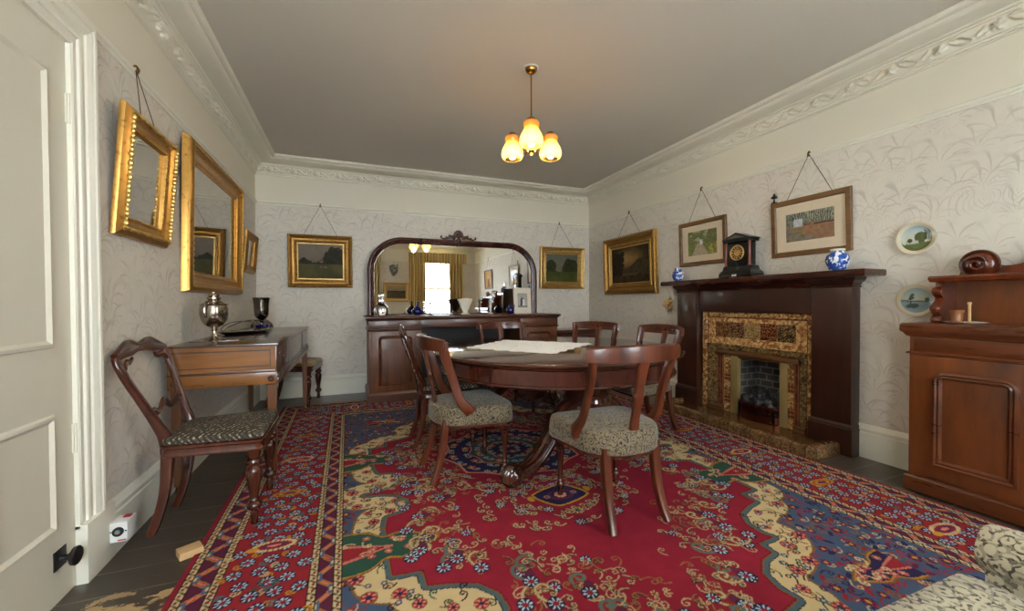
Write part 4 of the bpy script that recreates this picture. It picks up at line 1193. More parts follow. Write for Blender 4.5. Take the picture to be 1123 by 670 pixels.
# ------------------------------------------------------------------ chiffonier on the right
KX, KY0, KY1 = 3.0, .32, 1.352
K = thing('chiffonier', 'tall mahogany chiffonier with arched doors and carved shelf back at right edge', 'cabinet', (3.17, .84, 0))
m = MB(); m.box(KX, XR-.01, KY0, KY1, .04, .905, .002); m.build('carcass', M['cabinet'], K, True)
def kb(o): return lambda z: [(KX-o, KY0-o, z), (XR-.01, KY0-o, z), (XR-.01, KY1+o, z), (KX-o, KY1+o, z)]
m = MB(); m.loft([kb(o)(z) for o, z in ((0,.012),(.014,.012),(.016,.02),(.016,.088),(.010,.096),(.0,.10))]); m.build('plinth', M['cabinet_y'], K, True, smooth=20)
m = MB(); m.loft([kb(o)(z) for o, z in ((0,.795),(.010,.797),(.014,.803),(.008,.808),(0,.811))]); m.build('waist_moulding', M['cabinet_y'], K, True, smooth=20)
m = MB(); m.loft([kb(o)(z) for o, z in ((0,.895),(.012,.900),(.020,.915),(.026,.922),(.032,.926),(.034,.936),(.032,.965),(.026,.972),(.0,.972))]); m.build('top', M['cabinet_y'], K, True, smooth=20)
m = MB(); m.box(KX-.006, KX+.01, KY0+.02, KY1-.02, .815, .890, .004); m.build('drawer', M['cabinet_y'], K, True)
for y0, y1 in ((KY0+.02, .835), (.84, KY1-.02)):
    m = MB(); m.box(KX-.008, KX+.01, y0, y1, .115, .785, .003); d = m.build('door', M['cabinet'], K, True)
    m = MB(); arch_mould(m, lambda a, z, h: (KX-.008-h, a, z), y0+.085, y1-.085, .18, .71, .055, [(0,0),(.003,.012),(.014,.016),(.022,.008),(.03,.012),(.038,.003),(.042,0)], 10); m.build('door_moulding', M['cabinet_y'], d, True)
    m = MB(); m.lathe([(.009,0),(.011,.006),(.007,.012)], 12, (KX-.02, (y1-.03 if y1 < .9 else y0+.03), .47), 'x'); m.build('keyhole', M['brass'], d, True)
BX = 3.29
m = MB(); m.box(BX, XR-.012, KY0+.06, KY1-.06, .972, 1.215); m.build('back_board', M['cabinet'], K, True)
m = MB(); m.loft([[(3.10-o, KY0+.05-o, z), (XR-.012, KY0+.05-o, z), (XR-.012, KY1-.05+o, z), (3.10-o, KY1-.05+o, z)] for o, z in ((0,1.205),(.006,1.208),(.010,1.218),(.012,1.228),(.010,1.236),(.004,1.24))]); sh = m.build('upper_shelf', M['cabinet_dark'], K, True, smooth=20)
m = MB()
cr = [(KY1-.10-.0*k, 0) for k in range(1)]
pts = []
W_ = KY1-KY0-.20; c0 = (KY0+KY1)/2
for k in range(61):
    f = -1+2*k/60; a = abs(f)
    z = 1.24+.045+.055*math.exp(-((a-.83)/.14)**2)+.115*math.exp(-(a/.28)**2) if a < .999 else 1.24
    pts.append((c0+f*W_/2, z))
m.prism([(c0-W_/2, 1.24)]+pts+[(c0+W_/2, 1.24)], 'x', 3.27, XR-.014); m.build('crest_board', M['cabinet_dark'], K, True)
for s, yc in ((1, KY1-.185), (-1, KY0+.185)):
    m = MB()
    # scrolled roundel
    m.lathe([(.001,-.05),(.078,-.05),(.083,-.035),(.079,-.02),(.066,-.028),(.058,-.012),(.001,-.006)], 32, (3.265, yc, 1.302), 'x')
    for v in m.bm.verts: v.co.x = 3.225+(3.265-v.co.x)*1.0-.0
    m.path([(3.222, yc+s*(.048*(1-k/34))*math.cos(.5+k*.34), 1.302+(.048*(1-k/34))*math.sin(.5+k*.34)) for k in range(30)], .008, seg=8)
    m.build('scroll_roundel', M['cabinet_dark'], K, True, smooth=60)
for s, yc in ((1, KY1-.065), (-1, KY0+.065)):
    m = MB()
    # carved S bracket supporting the shelf: fretted outline in x-z plus leaf carving
    P = [(3.29,.973),(3.11,.973),(3.105,.985),(3.125,.995),(3.130,1.01),(3.110,1.03),(3.104,1.06),(3.118,1.085),(3.142,1.10),(3.150,1.115),(3.135,1.125),(3.118,1.135),(3.112,1.155),(3.125,1.175),(3.150,1.182),(3.155,1.205),(3.29,1.205)]
    m.prism([(x, z) for x, z in P], 'y', yc-.018, yc+.018)
    for k, (x, z) in enumerate(((3.135,1.155),(3.118,1.055),(3.125,.99))):
        m.path([(x+.020*(1-i/22)*math.cos(i*.5), yc+s*.019, z+.020*(1-i/22)*math.sin(i*.5)) for i in range(20)], .005, seg=6)
        m.ball((x-.005, yc, z), .019, 12, 8, (1,1.15,1))
    for k in range(8): m.ball((3.165+.010*math.sin(k*1.3), yc+s*.012, .995+.026*k), .014, 8, 5, (1.2,1,1))
    m.build('carved_bracket', M['cabinet_dark'], K, True, smooth=50)
# wooden pot, plate and turned stick on it
o = lobj('small_plate', [(.001,0),(.05,0),(.085,.008),(.088,.011),(.05,.004),(.001,.004)], M['ceramic_cream'], (3.12, 1.17, .9725), 'small flat pale plate on the chiffonier top under its shelf', 'plate')
lobj('wooden_pot', [(.001,0),(.024,0),(.027,.006),(.022,.014),(.026,.04),(.024,.052),(.029,.058),(.029,.070),(.024,.072),(.02,.06),(.001,.05)], M['pale_wood'], (3.10, 1.195, .9775), 'small turned wooden pot standing on plate on the chiffonier', 'pot')
lobj('turned_stick', [(.001,0),(.014,0),(.012,.004),(.0065,.010),(.006,.10),(.009,.104),(.009,.112),(.001,.114)], M['raw_wood'], (3.115, 1.150, .9775), 'pale upright turned peg beside the small wooden pot on the chiffonier', 'peg')
# ------------------------------------------------------------------ mantelpiece
FX = XR-.098                       # front plane of the pilasters
Mt = thing('mantelpiece', 'dark stained wooden mantelpiece against the right wall', 'mantelpiece', (3.30, 2.62, 0))
PIL = ((1.79, 2.06), (3.17, 3.44))
for y0, y1 in PIL:
    m = MB(); m.box(FX, XR, y0, y1, .0, 1.24, .003); p_ = m.build('pilaster', M['mantel'], Mt, True)
    m = MB(); m.loft([[(FX-o, y0-o, z), (XR, y0-o, z), (XR, y1+o, z), (FX-o, y1+o, z)] for o, z in ((0,0),(.014,0),(.014,.19),(.010,.196),(.012,.206),(.006,.216),(.002,.222),(0,.224))])
    m.build('plinth_block', M['mantel'], p_, True, smooth=20)
    m = MB(); m.loft([[(FX-o, y0-o, z), (XR, y0-o, z), (XR, y1+o, z), (FX-o, y1+o, z)] for o, z in ((0,1.195),(.006,1.198),(.008,1.206),(.002,1.212),(.012,1.23),(.030,1.245),(.036,1.262),(.036,1.27))])
    m.build('capital_moulding', M['mantel'], p_, True, smooth=25)
m = MB(); m.box(FX+.030, XR, 2.06, 3.17, 1.0, 1.245, .002); m.build('frieze_board', M['mantel'], Mt, True)
m = MB(); m.loft([[(FX+.030-o, 2.06, z), (FX+.030-o, 3.17, z), (FX+.05, 3.17, z), (FX+.05, 2.06, z)] for o, z in ((0,1.205),(.012,1.215),(.03,1.24),(.035,1.27))]); m.build('bed_moulding', M['mantel_y'], Mt, True)
m = MB(); m.loft([[(3.118+o, 1.64+o, z), (XR, 1.64+o, z), (XR, 3.54-o, z), (3.118+o, 3.54-o, z)] for o, z in ((.010,1.268),(.002,1.272),(0,1.280),(0,1.306),(.004,1.313),(.010,1.315))])
m.build('shelf', M['mantel_y'], Mt, True, smooth=20)
SHZ = 1.315
# ------------------------------------------------------------------ tiled register surround (flat relief, painted glaze)
TP = 3.336                         # plane of the tiled slips
Sr = thing('tiled_surround', 'mottled brown and gold tiled fireplace surround inside the mantelpiece', 'fireplace surround', (TP, 2.62, 0))
def tiles(name, y0, y1, z0, z1, x, fn, parent, step=.007, relief=0.0, thick=.012):
    ny_ = max(2, int((y1-y0)/step)+1); nz_ = max(2, int((z1-z0)/step)+1)
    Yg, Zg = np.meshgrid(np.linspace(y0, y1, ny_), np.linspace(z0, z1, nz_))
    C, H = fn(Yg, Zg)
    Xg = x-H*relief
    # returned edges so the slab has thickness
    P = np.stack([Xg, Yg, Zg], -1)
    Pp = np.pad(P, ((1,1),(1,1),(0,0)), 'edge'); Cp = np.pad(C, ((1,1),(1,1),(0,0)), 'edge')
    Pp[0,:,0] += thick; Pp[-1,:,0] += thick; Pp[:,0,0] += thick; Pp[:,-1,0] += thick
    return grid_mesh(name, Pp, Cp, M['vtile'], parent, flip=True)
_sd = [11]
def mottle(base, dark, light=None, cells=30, sharp=1.0):
    def f(Y, Z):
        _sd[0] += 1
        n = vnoise(Y.shape, (max(2, int(np.ptp(Z)*cells)), max(2, int(np.ptp(Y)*cells))), _sd[0], 3)
        a = np.clip((n-.38)*4*sharp, 0, 1)[..., None]
        C = L(dark)*(1-a)+L(base)*a
        if light is not None:
            n2 = vnoise(Y.shape, (max(2, int(np.ptp(Z)*cells*1.7)), max(2, int(np.ptp(Y)*cells*1.7))), _sd[0]+50, 2)
            C = np.where((n2 > .62)[..., None], L(light), C)
        return C, n
    return f
def marbled(seed, pal):
    def f(Y, Z):
        n = vnoise(Y.shape, (10, 16), seed, 3); v = np.abs(np.sin(n*24))
        C = np.zeros(Y.shape+(3,)); C[:] = L(pal[0])
        C[v > .45] = L(pal[1]); C[v > .86] = L(pal[2]); return C, v
    return f
def grout(fn, w, h, col=(70,48,30)):
    def f(Y, Z):
        C, H = fn(Y, Z); g = ((Y-Y.min()) % w < .004) | ((Z-Z.min()) % h < .004)
        C[g] = L(col); return C, H
    return f
yL, yR = 3.155, 2.075             # left (far) and right (near) limits; wall fills behind
gold = mottle((176,134,82), (112,70,36), (204,168,116), 45)
golden = mottle((190,146,90), (136,88,48), (212,176,124), 38)
bead = mottle((120,72,38), (64,34,20), (150,104,60), 60)
olive = mottle((104,84,52), (66,48,30), (142,114,70), 60, 2)
z_top = .998
# outer gold moulding
tiles('outer_moulding', yR, yL, .955, z_top, TP-.014, gold, Sr, relief=.004)
for a, b in ((yR, yR+.05), (yL-.05, yL)): tiles('outer_moulding', a, b, .05, .955, TP-.014, gold, Sr, relief=.004)
tiles('bead_line', yR+.05, yL-.05, .943, .955, TP-.006, bead, Sr)
for a, b in ((yR+.05, yR+.062), (yL-.062, yL-.05)): tiles('bead_line', a, b, .05, .943, TP-.006, bead, Sr)
# frieze panel: gold margin round dark marbled tiles
tiles('frieze_border', yR+.062, yL-.062, .690, .943, TP-.004, golden, Sr, relief=.002)
pal = [((52,20,14),(96,52,30),(150,110,66)), ((70,18,16),(44,16,14),(160,120,80)), ((132,104,60),(100,74,42),(176,146,96)), ((72,22,18),(40,18,14),(150,96,60)), ((60,40,24),(30,20,14),(150,120,76))]
w_ = (3.005-2.222)/5
for k in range(5):
    tiles('marbled_tile', 3.005-w_*(k+1)+.002, 3.005-w_*k-.002, .760, .905, TP-.008, marbled(30+k, pal[k]), Sr, .006)
# inner arch band of patterned tiles, then cushioned hood moulding
tiles('pattern_band', yR+.062, yL-.062, .645, .690, TP-.012, olive, Sr, relief=.006)
for a, b in ((yR+.062, 2.185), (2.985, yL-.062)): tiles('pattern_band', a, b, .10, .645, TP-.012, olive, Sr, relief=.006)
m = MB(); spath(m, [(TP-.008, 2.185, .612, .030,.026), (TP-.012, (yL+yR)/2, .620, .032,.030), (TP-.008, 2.985, .612, .030,.026)], 8, side=(1,0,0), seg=14)
M['umber_glaze'] = plain('umber_glazed_tile', (92,60,34), .2, 0, 0, 40, .35)
m.build('hood_moulding', M['umber_glaze'], Sr, True, smooth=60)
reed = mottle((104,52,38), (66,30,24), None, 40)
def reeded(Y, Z):
    C, H = reed(Y, Z); q = ((Y-Y.min())/.013) % 1; C[(q < .18)] = L((150,104,66)); return C, np.sin(q*PI)
for a, b in ((2.185, 2.232), (2.905, 2.985)): tiles('reeded_slip', a, b, .10, .600, TP-.008, reeded, Sr, .0035, .006)
for a, b in ((yR+.062, 2.232), (2.905, yL-.062)):
    m = MB(); m.loft([[(TP-o, a, z), (TP+.02, a, z), (TP+.02, b, z), (TP-o, b, z)] for o, z in ((.030,.05),(.030,.062),(.022,.068),(.026,.08),(.018,.092),(.012,.10))]); m.build('slip_base', M['umber_glaze'], Sr, True)
def stack(Y, Z):
    C, H = gold(Y, Z); z = Z-Z.min()
    for z0, z1 in ((.09,.17),(.30,.38),(.40,.41)):
        d = (z > z0) & (z < z1); C[d] = L((96,50,34))
        C[d & (np.abs(np.sin(z*90)*np.sin(Y*120)) > .6)] = L((168,120,70))
    C[(z % .105) < .004] = L((80,56,34)); return C, H
for a, b in ((2.232, 2.288), (2.828, 2.905)): tiles('tile_column', a, b, .05, .600, TP-.004, stack, Sr, .006)
# brass inner frame round the grate opening
M['grate_brass'] = plain('antique_brass_frame', (168,146,96), .42, .5, 0, 30, .2)
oy0, oy1 = 2.352, 2.752
m = MB(); m.box(TP-.014, TP+.03, 2.288, oy0, .05, .595, .003); m.build('brass_frame', M['grate_brass'], Sr, True)
m = MB(); m.box(TP-.014, TP+.03, oy1, 2.828, .05, .595, .003); m.build('brass_frame', M['grate_brass'], Sr, True)
m = MB(); m.box(TP-.010, TP+.03, oy0, oy1, .575, .600, .003); m.build('brass_lintel', M['umber_glaze'], Sr, True)
# fire recess behind
t = NT('grey_firebrick'); p = t.n('NewGeometry').outputs['Position']; sp = t.n('SeparateXYZ', None, Vector=p)
v = t.n('CombineXYZ', None, X=t.math('ADD', sp.outputs[1], sp.outputs[0]), Y=sp.outputs[2]).outputs[0]
bk = t.n('TexBrick', None, Vector=v, Scale=1.0, Color1=lin((92,88,84))+(1,), Color2=lin((58,54,52))+(1,), Mortar=lin((140,134,126))+(1,))
bk.inputs['Mortar Size'].default_value = .006; bk.inputs['Brick Width'].default_value = .12; bk.inputs['Row Height'].default_value = .06
M['firebrick'] = t.pbsdf(Base_Color=t.mix(t.math('MULTIPLY', t.noise(p, 12, 4), .6), bk.outputs[0], lin((40,38,38))), Roughness=.85, Normal=t.bump(bk.outputs['Fac'], -.4, .004))
F = MB(); x0, x1 = XR, XR+.26
F.box(x1, x1+.05, FY0-.05, FY1+.05, 0, .75); F.box(x0, x1, FY1-.06, FY1+.05, 0, .75); F.box(x0, x1, FY0-.05, FY0+.05, 0, .75); F.box(x0, x1+.05, FY0-.05, FY1+.05, .62, .75); F.box(x0-.02, x1, FY0, FY1, -.01, .052)
F = F.build('wall_fire_recess', M['firebrick'], smooth=0); F['kind'] = 'structure'
# basket grate with coals
Gt = thing('fire_basket', 'bow-fronted copper coloured fire basket in the fireplace opening', 'fire grate', (3.33, 2.55, .05))
M['copper'] = plain('dark_copper', (120,62,44), .22, .95, 0, 30, .2)
def bow(f, d=.075): return (TP+.0-d*(1-f*f), (oy0+oy1)/2+f*(oy1-oy0)/2*.97)
m = MB()
for z0, z1, th in ((.055,.105,.006),(.108,.114,.009),(.185,.196,.007)):
    rings = []
    for k in range(21):
        x, y = bow(-1+k/10); rings.append([(x-th, y, z0),(x-th, y, z1),(x+.004, y, z1),(x+.004, y, z0)])
    m.loft(rings)
m.build('front_bars', M['copper'], Gt, True)
m = MB()
for row in range(2):
    for k in range(20):
        f = -.95+1.9*k/19; x, y = bow(f)
        m.box(x-.004, x+.003, y-.004, y+.004, .112+row*.0, .190)
    rings = []
    for k in range(21):
        x, y = bow(-1+k/10); z0 = .135+.026*row; rings.append([(x-.003, y, z0),(x-.003, y, z0+.007),(x+.002, y, z0+.007),(x+.002, y, z0)])
    m.loft(rings)
m.build('lattice', M['copper'], Gt, True)
rr = random.Random(4)
coal_m = plain('coal', (42,42,44), .5, 0, .5, 60, .5)
cs = []
for k in range(85):
    f = rr.uniform(-.9, .9); d = rr.random(); x = TP-.045*(1-f*f)+d*.26; y = (oy0+oy1)/2+f*.19
    z = .185+.075*math.sin(min(1, d*1.6)*PI*.6)+rr.uniform(-.02, .015)
    cs.append((x, y, z))
m = MB(); m.ball((0,0,0), .024, 7, 5, (1,1.2,.85))
for v in m.bm.verts: v.co *= 1+.25*noise.noise(v.co*60)
c0 = m.build('coal_lump', coal_m, smooth=20); tag(c0, 'rough black lump of coal heaped in the fire basket', 'coal', 'coals heaped in the fire basket')
c0.location = cs[0]
for c in cs[1:]:
    o = c0.copy(); COL.objects.link(o); o.location = c; o.rotation_euler = (rr.random()*6, rr.random()*6, rr.random()*6); s = rr.uniform(.75, 1.25); o.scale = (s, s, s)
m = MB(); m.box(TP-.035, XR+.24, oy0+.03, oy1-.03, .055, .175); m.build('ash_bed', M['iron'], Gt, True)
# ------------------------------------------------------------------ hearth with tiled kerb
Hh = thing('hearth', 'raised hearth edged with mottled brown patterned tile kerb', 'hearth', (3.15, 2.62, 0))
HX, HY0, HY1 = 2.94, 1.845, 3.42
m = MB(); m.box(HX+.0905, 3.236, HY0+.0905, HY1-.0905, 0, .052); m.box(3.236, TP-.001, 2.075, 3.155, 0, .0485); m.build('hearth_slab', M['umber_glaze'], Hh, True)
def kerbtile(Y, Z):
    C, H = mottle((116,86,54), (88,60,38), (140,108,70), 70)(Y, Z)
    q = (Y % .105); C[q < .004] = L((60,40,26))
    sel = ((Y//.105).astype(int) % 2 == 0); C[sel] = C[sel]*.75
    v = np.abs(np.sin(Y*95)*np.sin(Z*110)); C[v > .80] = C[v > .80]*.6; return C, H
def kerb(name, p0, p1, inw, length):
    """kerb run from p0 to p1 with rounded section; inw = unit vector pointing inward"""
    n = int(length/.007)+1; prof = [(0,0),(0,.02),(0,.045),(.002,.066),(.008,.078),(.018,.084),(.04,.086),(.065,.085),(.085,.078),(.09,.066),(.09,.05)]
    # resample profile
    pr = []; 
    for (a, b), (c, d) in zip(prof[:-1], prof[1:]):
        k = max(1, int(math.hypot(c-a, d-b)/.007)); pr += [(a+(c-a)*i/k, b+(d-b)*i/k) for i in range(k)]
    pr.append(prof[-1]); q = len(pr)
    s = np.linspace(0, 1, n); d = np.cumsum([0]+[math.hypot(pr[i+1][0]-pr[i][0], pr[i+1][1]-pr[i][1]) for i in range(q-1)])
    Sg, Dg = np.meshgrid(s*length, d)
    C, H = kerbtile(Sg+p0[1], Dg)
    P = np.zeros((q, n, 3))
    for i, (o, z) in enumerate(pr):
        mit = o   # mitre the ends
        ss = s
        P[i,:,0] = p0[0]+(p1[0]-p0[0])*ss+inw[0]*o; P[i,:,1] = p0[1]+(p1[1]-p0[1])*ss+inw[1]*o; P[i,:,2] = z
        if abs(p1[1]-p0[1]) > abs(p1[0]-p0[0]):
            P[i,:,1] = np.clip(P[i,:,1], HY0+o, HY1-o)
        else:
            P[i,:,0] = np.clip(P[i,:,0], HX+o, 3.238)
    return grid_mesh(name, P, C, M['vtile'], Hh, flip=True)
kerb('kerb', (HX, HY0), (HX, HY1), (1,0), HY1-HY0)
kerb('kerb', (3.238, HY0), (HX, HY0), (0,1), 3.238-HX)
kerb('kerb', (HX, HY1), (3.238, HY1), (0,-1), 3.238-HX)

# ------------------------------------------------------------------ things on the mantel shelf
M['gold_face'] = plain('gold_dial', (190,150,80), .4, .35)
Ck = thing('mantel_clock', 'black slate temple-front mantel clock with gilt dial', 'clock', (3.215, 2.635, SHZ))
y0, y1, xf, xb = 2.475, 2.800, 3.135, 3.295
m = MB(); m.box(xf, xb, y0, y1, SHZ, SHZ+.030, .002); m.loft([[(xf+o, y0+o, z), (xb-o, y0+o, z), (xb-o, y1-o, z), (xf+o, y1-o, z)] for o, z in ((.002,SHZ+.03),(.006,SHZ+.045),(.022,SHZ+.062),(.028,SHZ+.095),(.034,SHZ+.10))]); m.build('base', M['black'], Ck, True, smooth=20)
m = MB(); m.box(xf+.040, xb-.03, y0+.055, y1-.055, SHZ+.098, SHZ+.310, .002); cb = m.build('case', M['black'], Ck, True)
m = MB(); m.box(xf+.018, xb-.02, y0+.030, y1-.030, SHZ+.308, SHZ+.330, .003)
m.prism([(y0+.022, SHZ+.330), (y1-.022, SHZ+.330), (y1-.022, SHZ+.340), ((y0+y1)/2, SHZ+.392), (y0+.022, SHZ+.340)], 'x', xf+.016, xb-.02)
m.build('pediment', M['black'], Ck, True, smooth=10)
m = MB(); m.prism([(y0+.07, SHZ+.342), (y1-.07, SHZ+.342), ((y0+y1)/2, SHZ+.372)], 'x', xf+.012, xf+.017); m.build('gilt_tympanum', M['silver_dark'], Ck, True)
M['rosso'] = plain('red_marble', (120,66,56), .15, 0, 0, 30, .35)
for y in (y0+.045, y1-.045):
    m = MB(); m.lathe([(.015,.098),(.016,.104),(.011,.110),(.0105,.295),(.015,.302),(.015,.309)], 16, (xf+.042, y, SHZ)); m.build('column', M['rosso'], Ck, True)
yc, zc = (y0+y1)/2, SHZ+.215
m = MB(); m.lathe([(.001,0),(.068,0),(.070,-.006),(.066,-.014),(.060,-.010),(.058,-.003)], 40, (xf+.040, yc, zc), 'x'); dl = m.build('dial_bezel', M['gold_face'], Ck, True)
m = MB(); m.lathe([(.001,-.0045),(.056,-.0045),(.056,-.003)], 40, (xf+.040, yc, zc), 'x'); m.build('dial', M['black'], dl, True)
m = MB(); m.lathe([(.001,-.008),(.026,-.007),(.030,-.0045)], 32, (xf+.040, yc, zc), 'x'); m.build('dial_centre', M['gold_face'], dl, True)
m = MB()
for k in range(12):
    a = PI*k/6; ca, sa = math.cos(a), math.sin(a); w_ = .0045 if k % 3 else .006
    P = [(xf+.0335, yc+ca*r_+(-sa)*s_*w_, zc+sa*r_+ca*s_*w_) for r_, s_ in ((.034,-1),(.034,1),(.052,1),(.052,-1))]
    m.add(P+[(x+.003, y, z) for x, y, z in P], [(0,1,2,3),(7,6,5,4),(0,4,5,1),(1,5,6,2),(2,6,7,3),(3,7,4,0)])
m.build('numerals', M['gold_face'], dl, True)
m = MB(); m.path([(xf+.030, yc, zc), (xf+.030, yc+.02, zc+.030)], .0022, seg=6); m.path([(xf+.029, yc, zc), (xf+.029, yc-.044, zc+.014)], .0016, seg=6); m.build('hands', M['steel'], dl, True)
m = MB(); m.box(xf-.002, xf+.001, yc-.022, yc-.003, SHZ+.008, SHZ+.022); m.box(xf-.002, xf+.001, yc+.003, yc+.022, SHZ+.008, SHZ+.022); m.build('base_plaque', M['white_plastic'], Ck, True)
# blue and white jars
t = NT('blue_and_white_porcelain'); p = t.pos()
n_ = t.noise(p, 24, 3, .6); v_ = t.n('TexVoronoi', None, Vector=p, Scale=34.0).outputs['Distance']
f = t.math('GREATER_THAN', t.math('ADD', n_, t.math('MULTIPLY', v_, .35)), .72)
M['blue_white'] = t.pbsdf(Base_Color=t.mix(f, t.mix(t.noise(p, 40, 2), lin((20,48,128)), lin((60,100,178))), lin((224,230,236))), Roughness=.08)
def jar(label, loc, s, lid=True):
    j = thing('ginger_jar', label, 'jar', loc, group='blue and white jars')
    m = MB(); m.lathe([(.001,0),(.036*s,0),(.046*s,.012*s),(.062*s,.045*s),(.066*s,.07*s),(.058*s,.10*s),(.038*s,.118*s),(.033*s,.122*s),(.033*s,.130*s)], 36); m.build('body', M['blue_white'], j)
    m = MB(); m.lathe([(.037*s,.126*s),(.039*s,.130*s),(.038*s,.144*s),(.030*s,.150*s),(.001,.153*s)] if lid else [(.033*s,.128*s),(.040*s,.131*s),(.042*s,.140*s),(.038*s,.142*s),(.001,.139*s)], 30); m.build('lid', M['blue_white'] if lid else M['ceramic_cream'], j)
    if lid: m = MB(); m.ball((0,0,.155*s), .007*s, 10, 6); m.build('lid_knob', M['blue_white'], j)
    return j
jar('small dark blue and white lidded jar at far end of the mantel shelf', (3.20, 3.37, SHZ), .92)
jar('larger blue and white jar with white rim at near end of mantel shelf', (3.20, 1.85, SHZ), 1.08, False)
# posy hanging on the side of the chimneypiece
Fl = thing('dried_posy', 'small posy of pink and yellow dried flowers on wall left of mantelpiece', 'flower posy', (3.33, 3.62, 1.06))
rr = random.Random(8)
m = MB()
for k in range(34):
    a = rr.random()*6.28; r_ = rr.random()**.5*.055; x, y, z = 3.31-rr.random()*.04, 3.62+r_*math.cos(a), 1.06+r_*1.15*math.sin(a)
    m.ball((x, y, z), rr.uniform(.009,.016), 7, 4, (.8,1,1))
t = NT('dried_petals'); vn = t.n('TexVoronoi', None, Vector=t.pos(), Scale=42.0)
t.pbsdf(Base_Color=t.ramp(t.n('SeparateXYZ', None, Vector=vn.outputs['Color']).outputs[0], [(0.0, lin((206,176,96))), (.35, lin((196,110,96))), (.6, lin((222,206,150))), (.85, lin((150,120,52)))]), Roughness=.8)
t.t.nodes['Color Ramp'].color_ramp.interpolation = 'CONSTANT'
m.build('blooms', t.m, Fl, True)
m = MB()
for k in range(30):
    a = rr.random()*6.28; d = rr.uniform(.05,.095); c = Vector((3.335, 3.62, 1.06)); e = c+Vector((-rr.random()*.05, d*math.cos(a), d*1.2*math.sin(a)))
    m.path([c, (c+e)/2+Vector((-.01,0,.008)), e], [.002,.004,.0008], seg=5)
m.build('leaves', plain('dried_leaves', (92,96,50), .8), Fl, True)
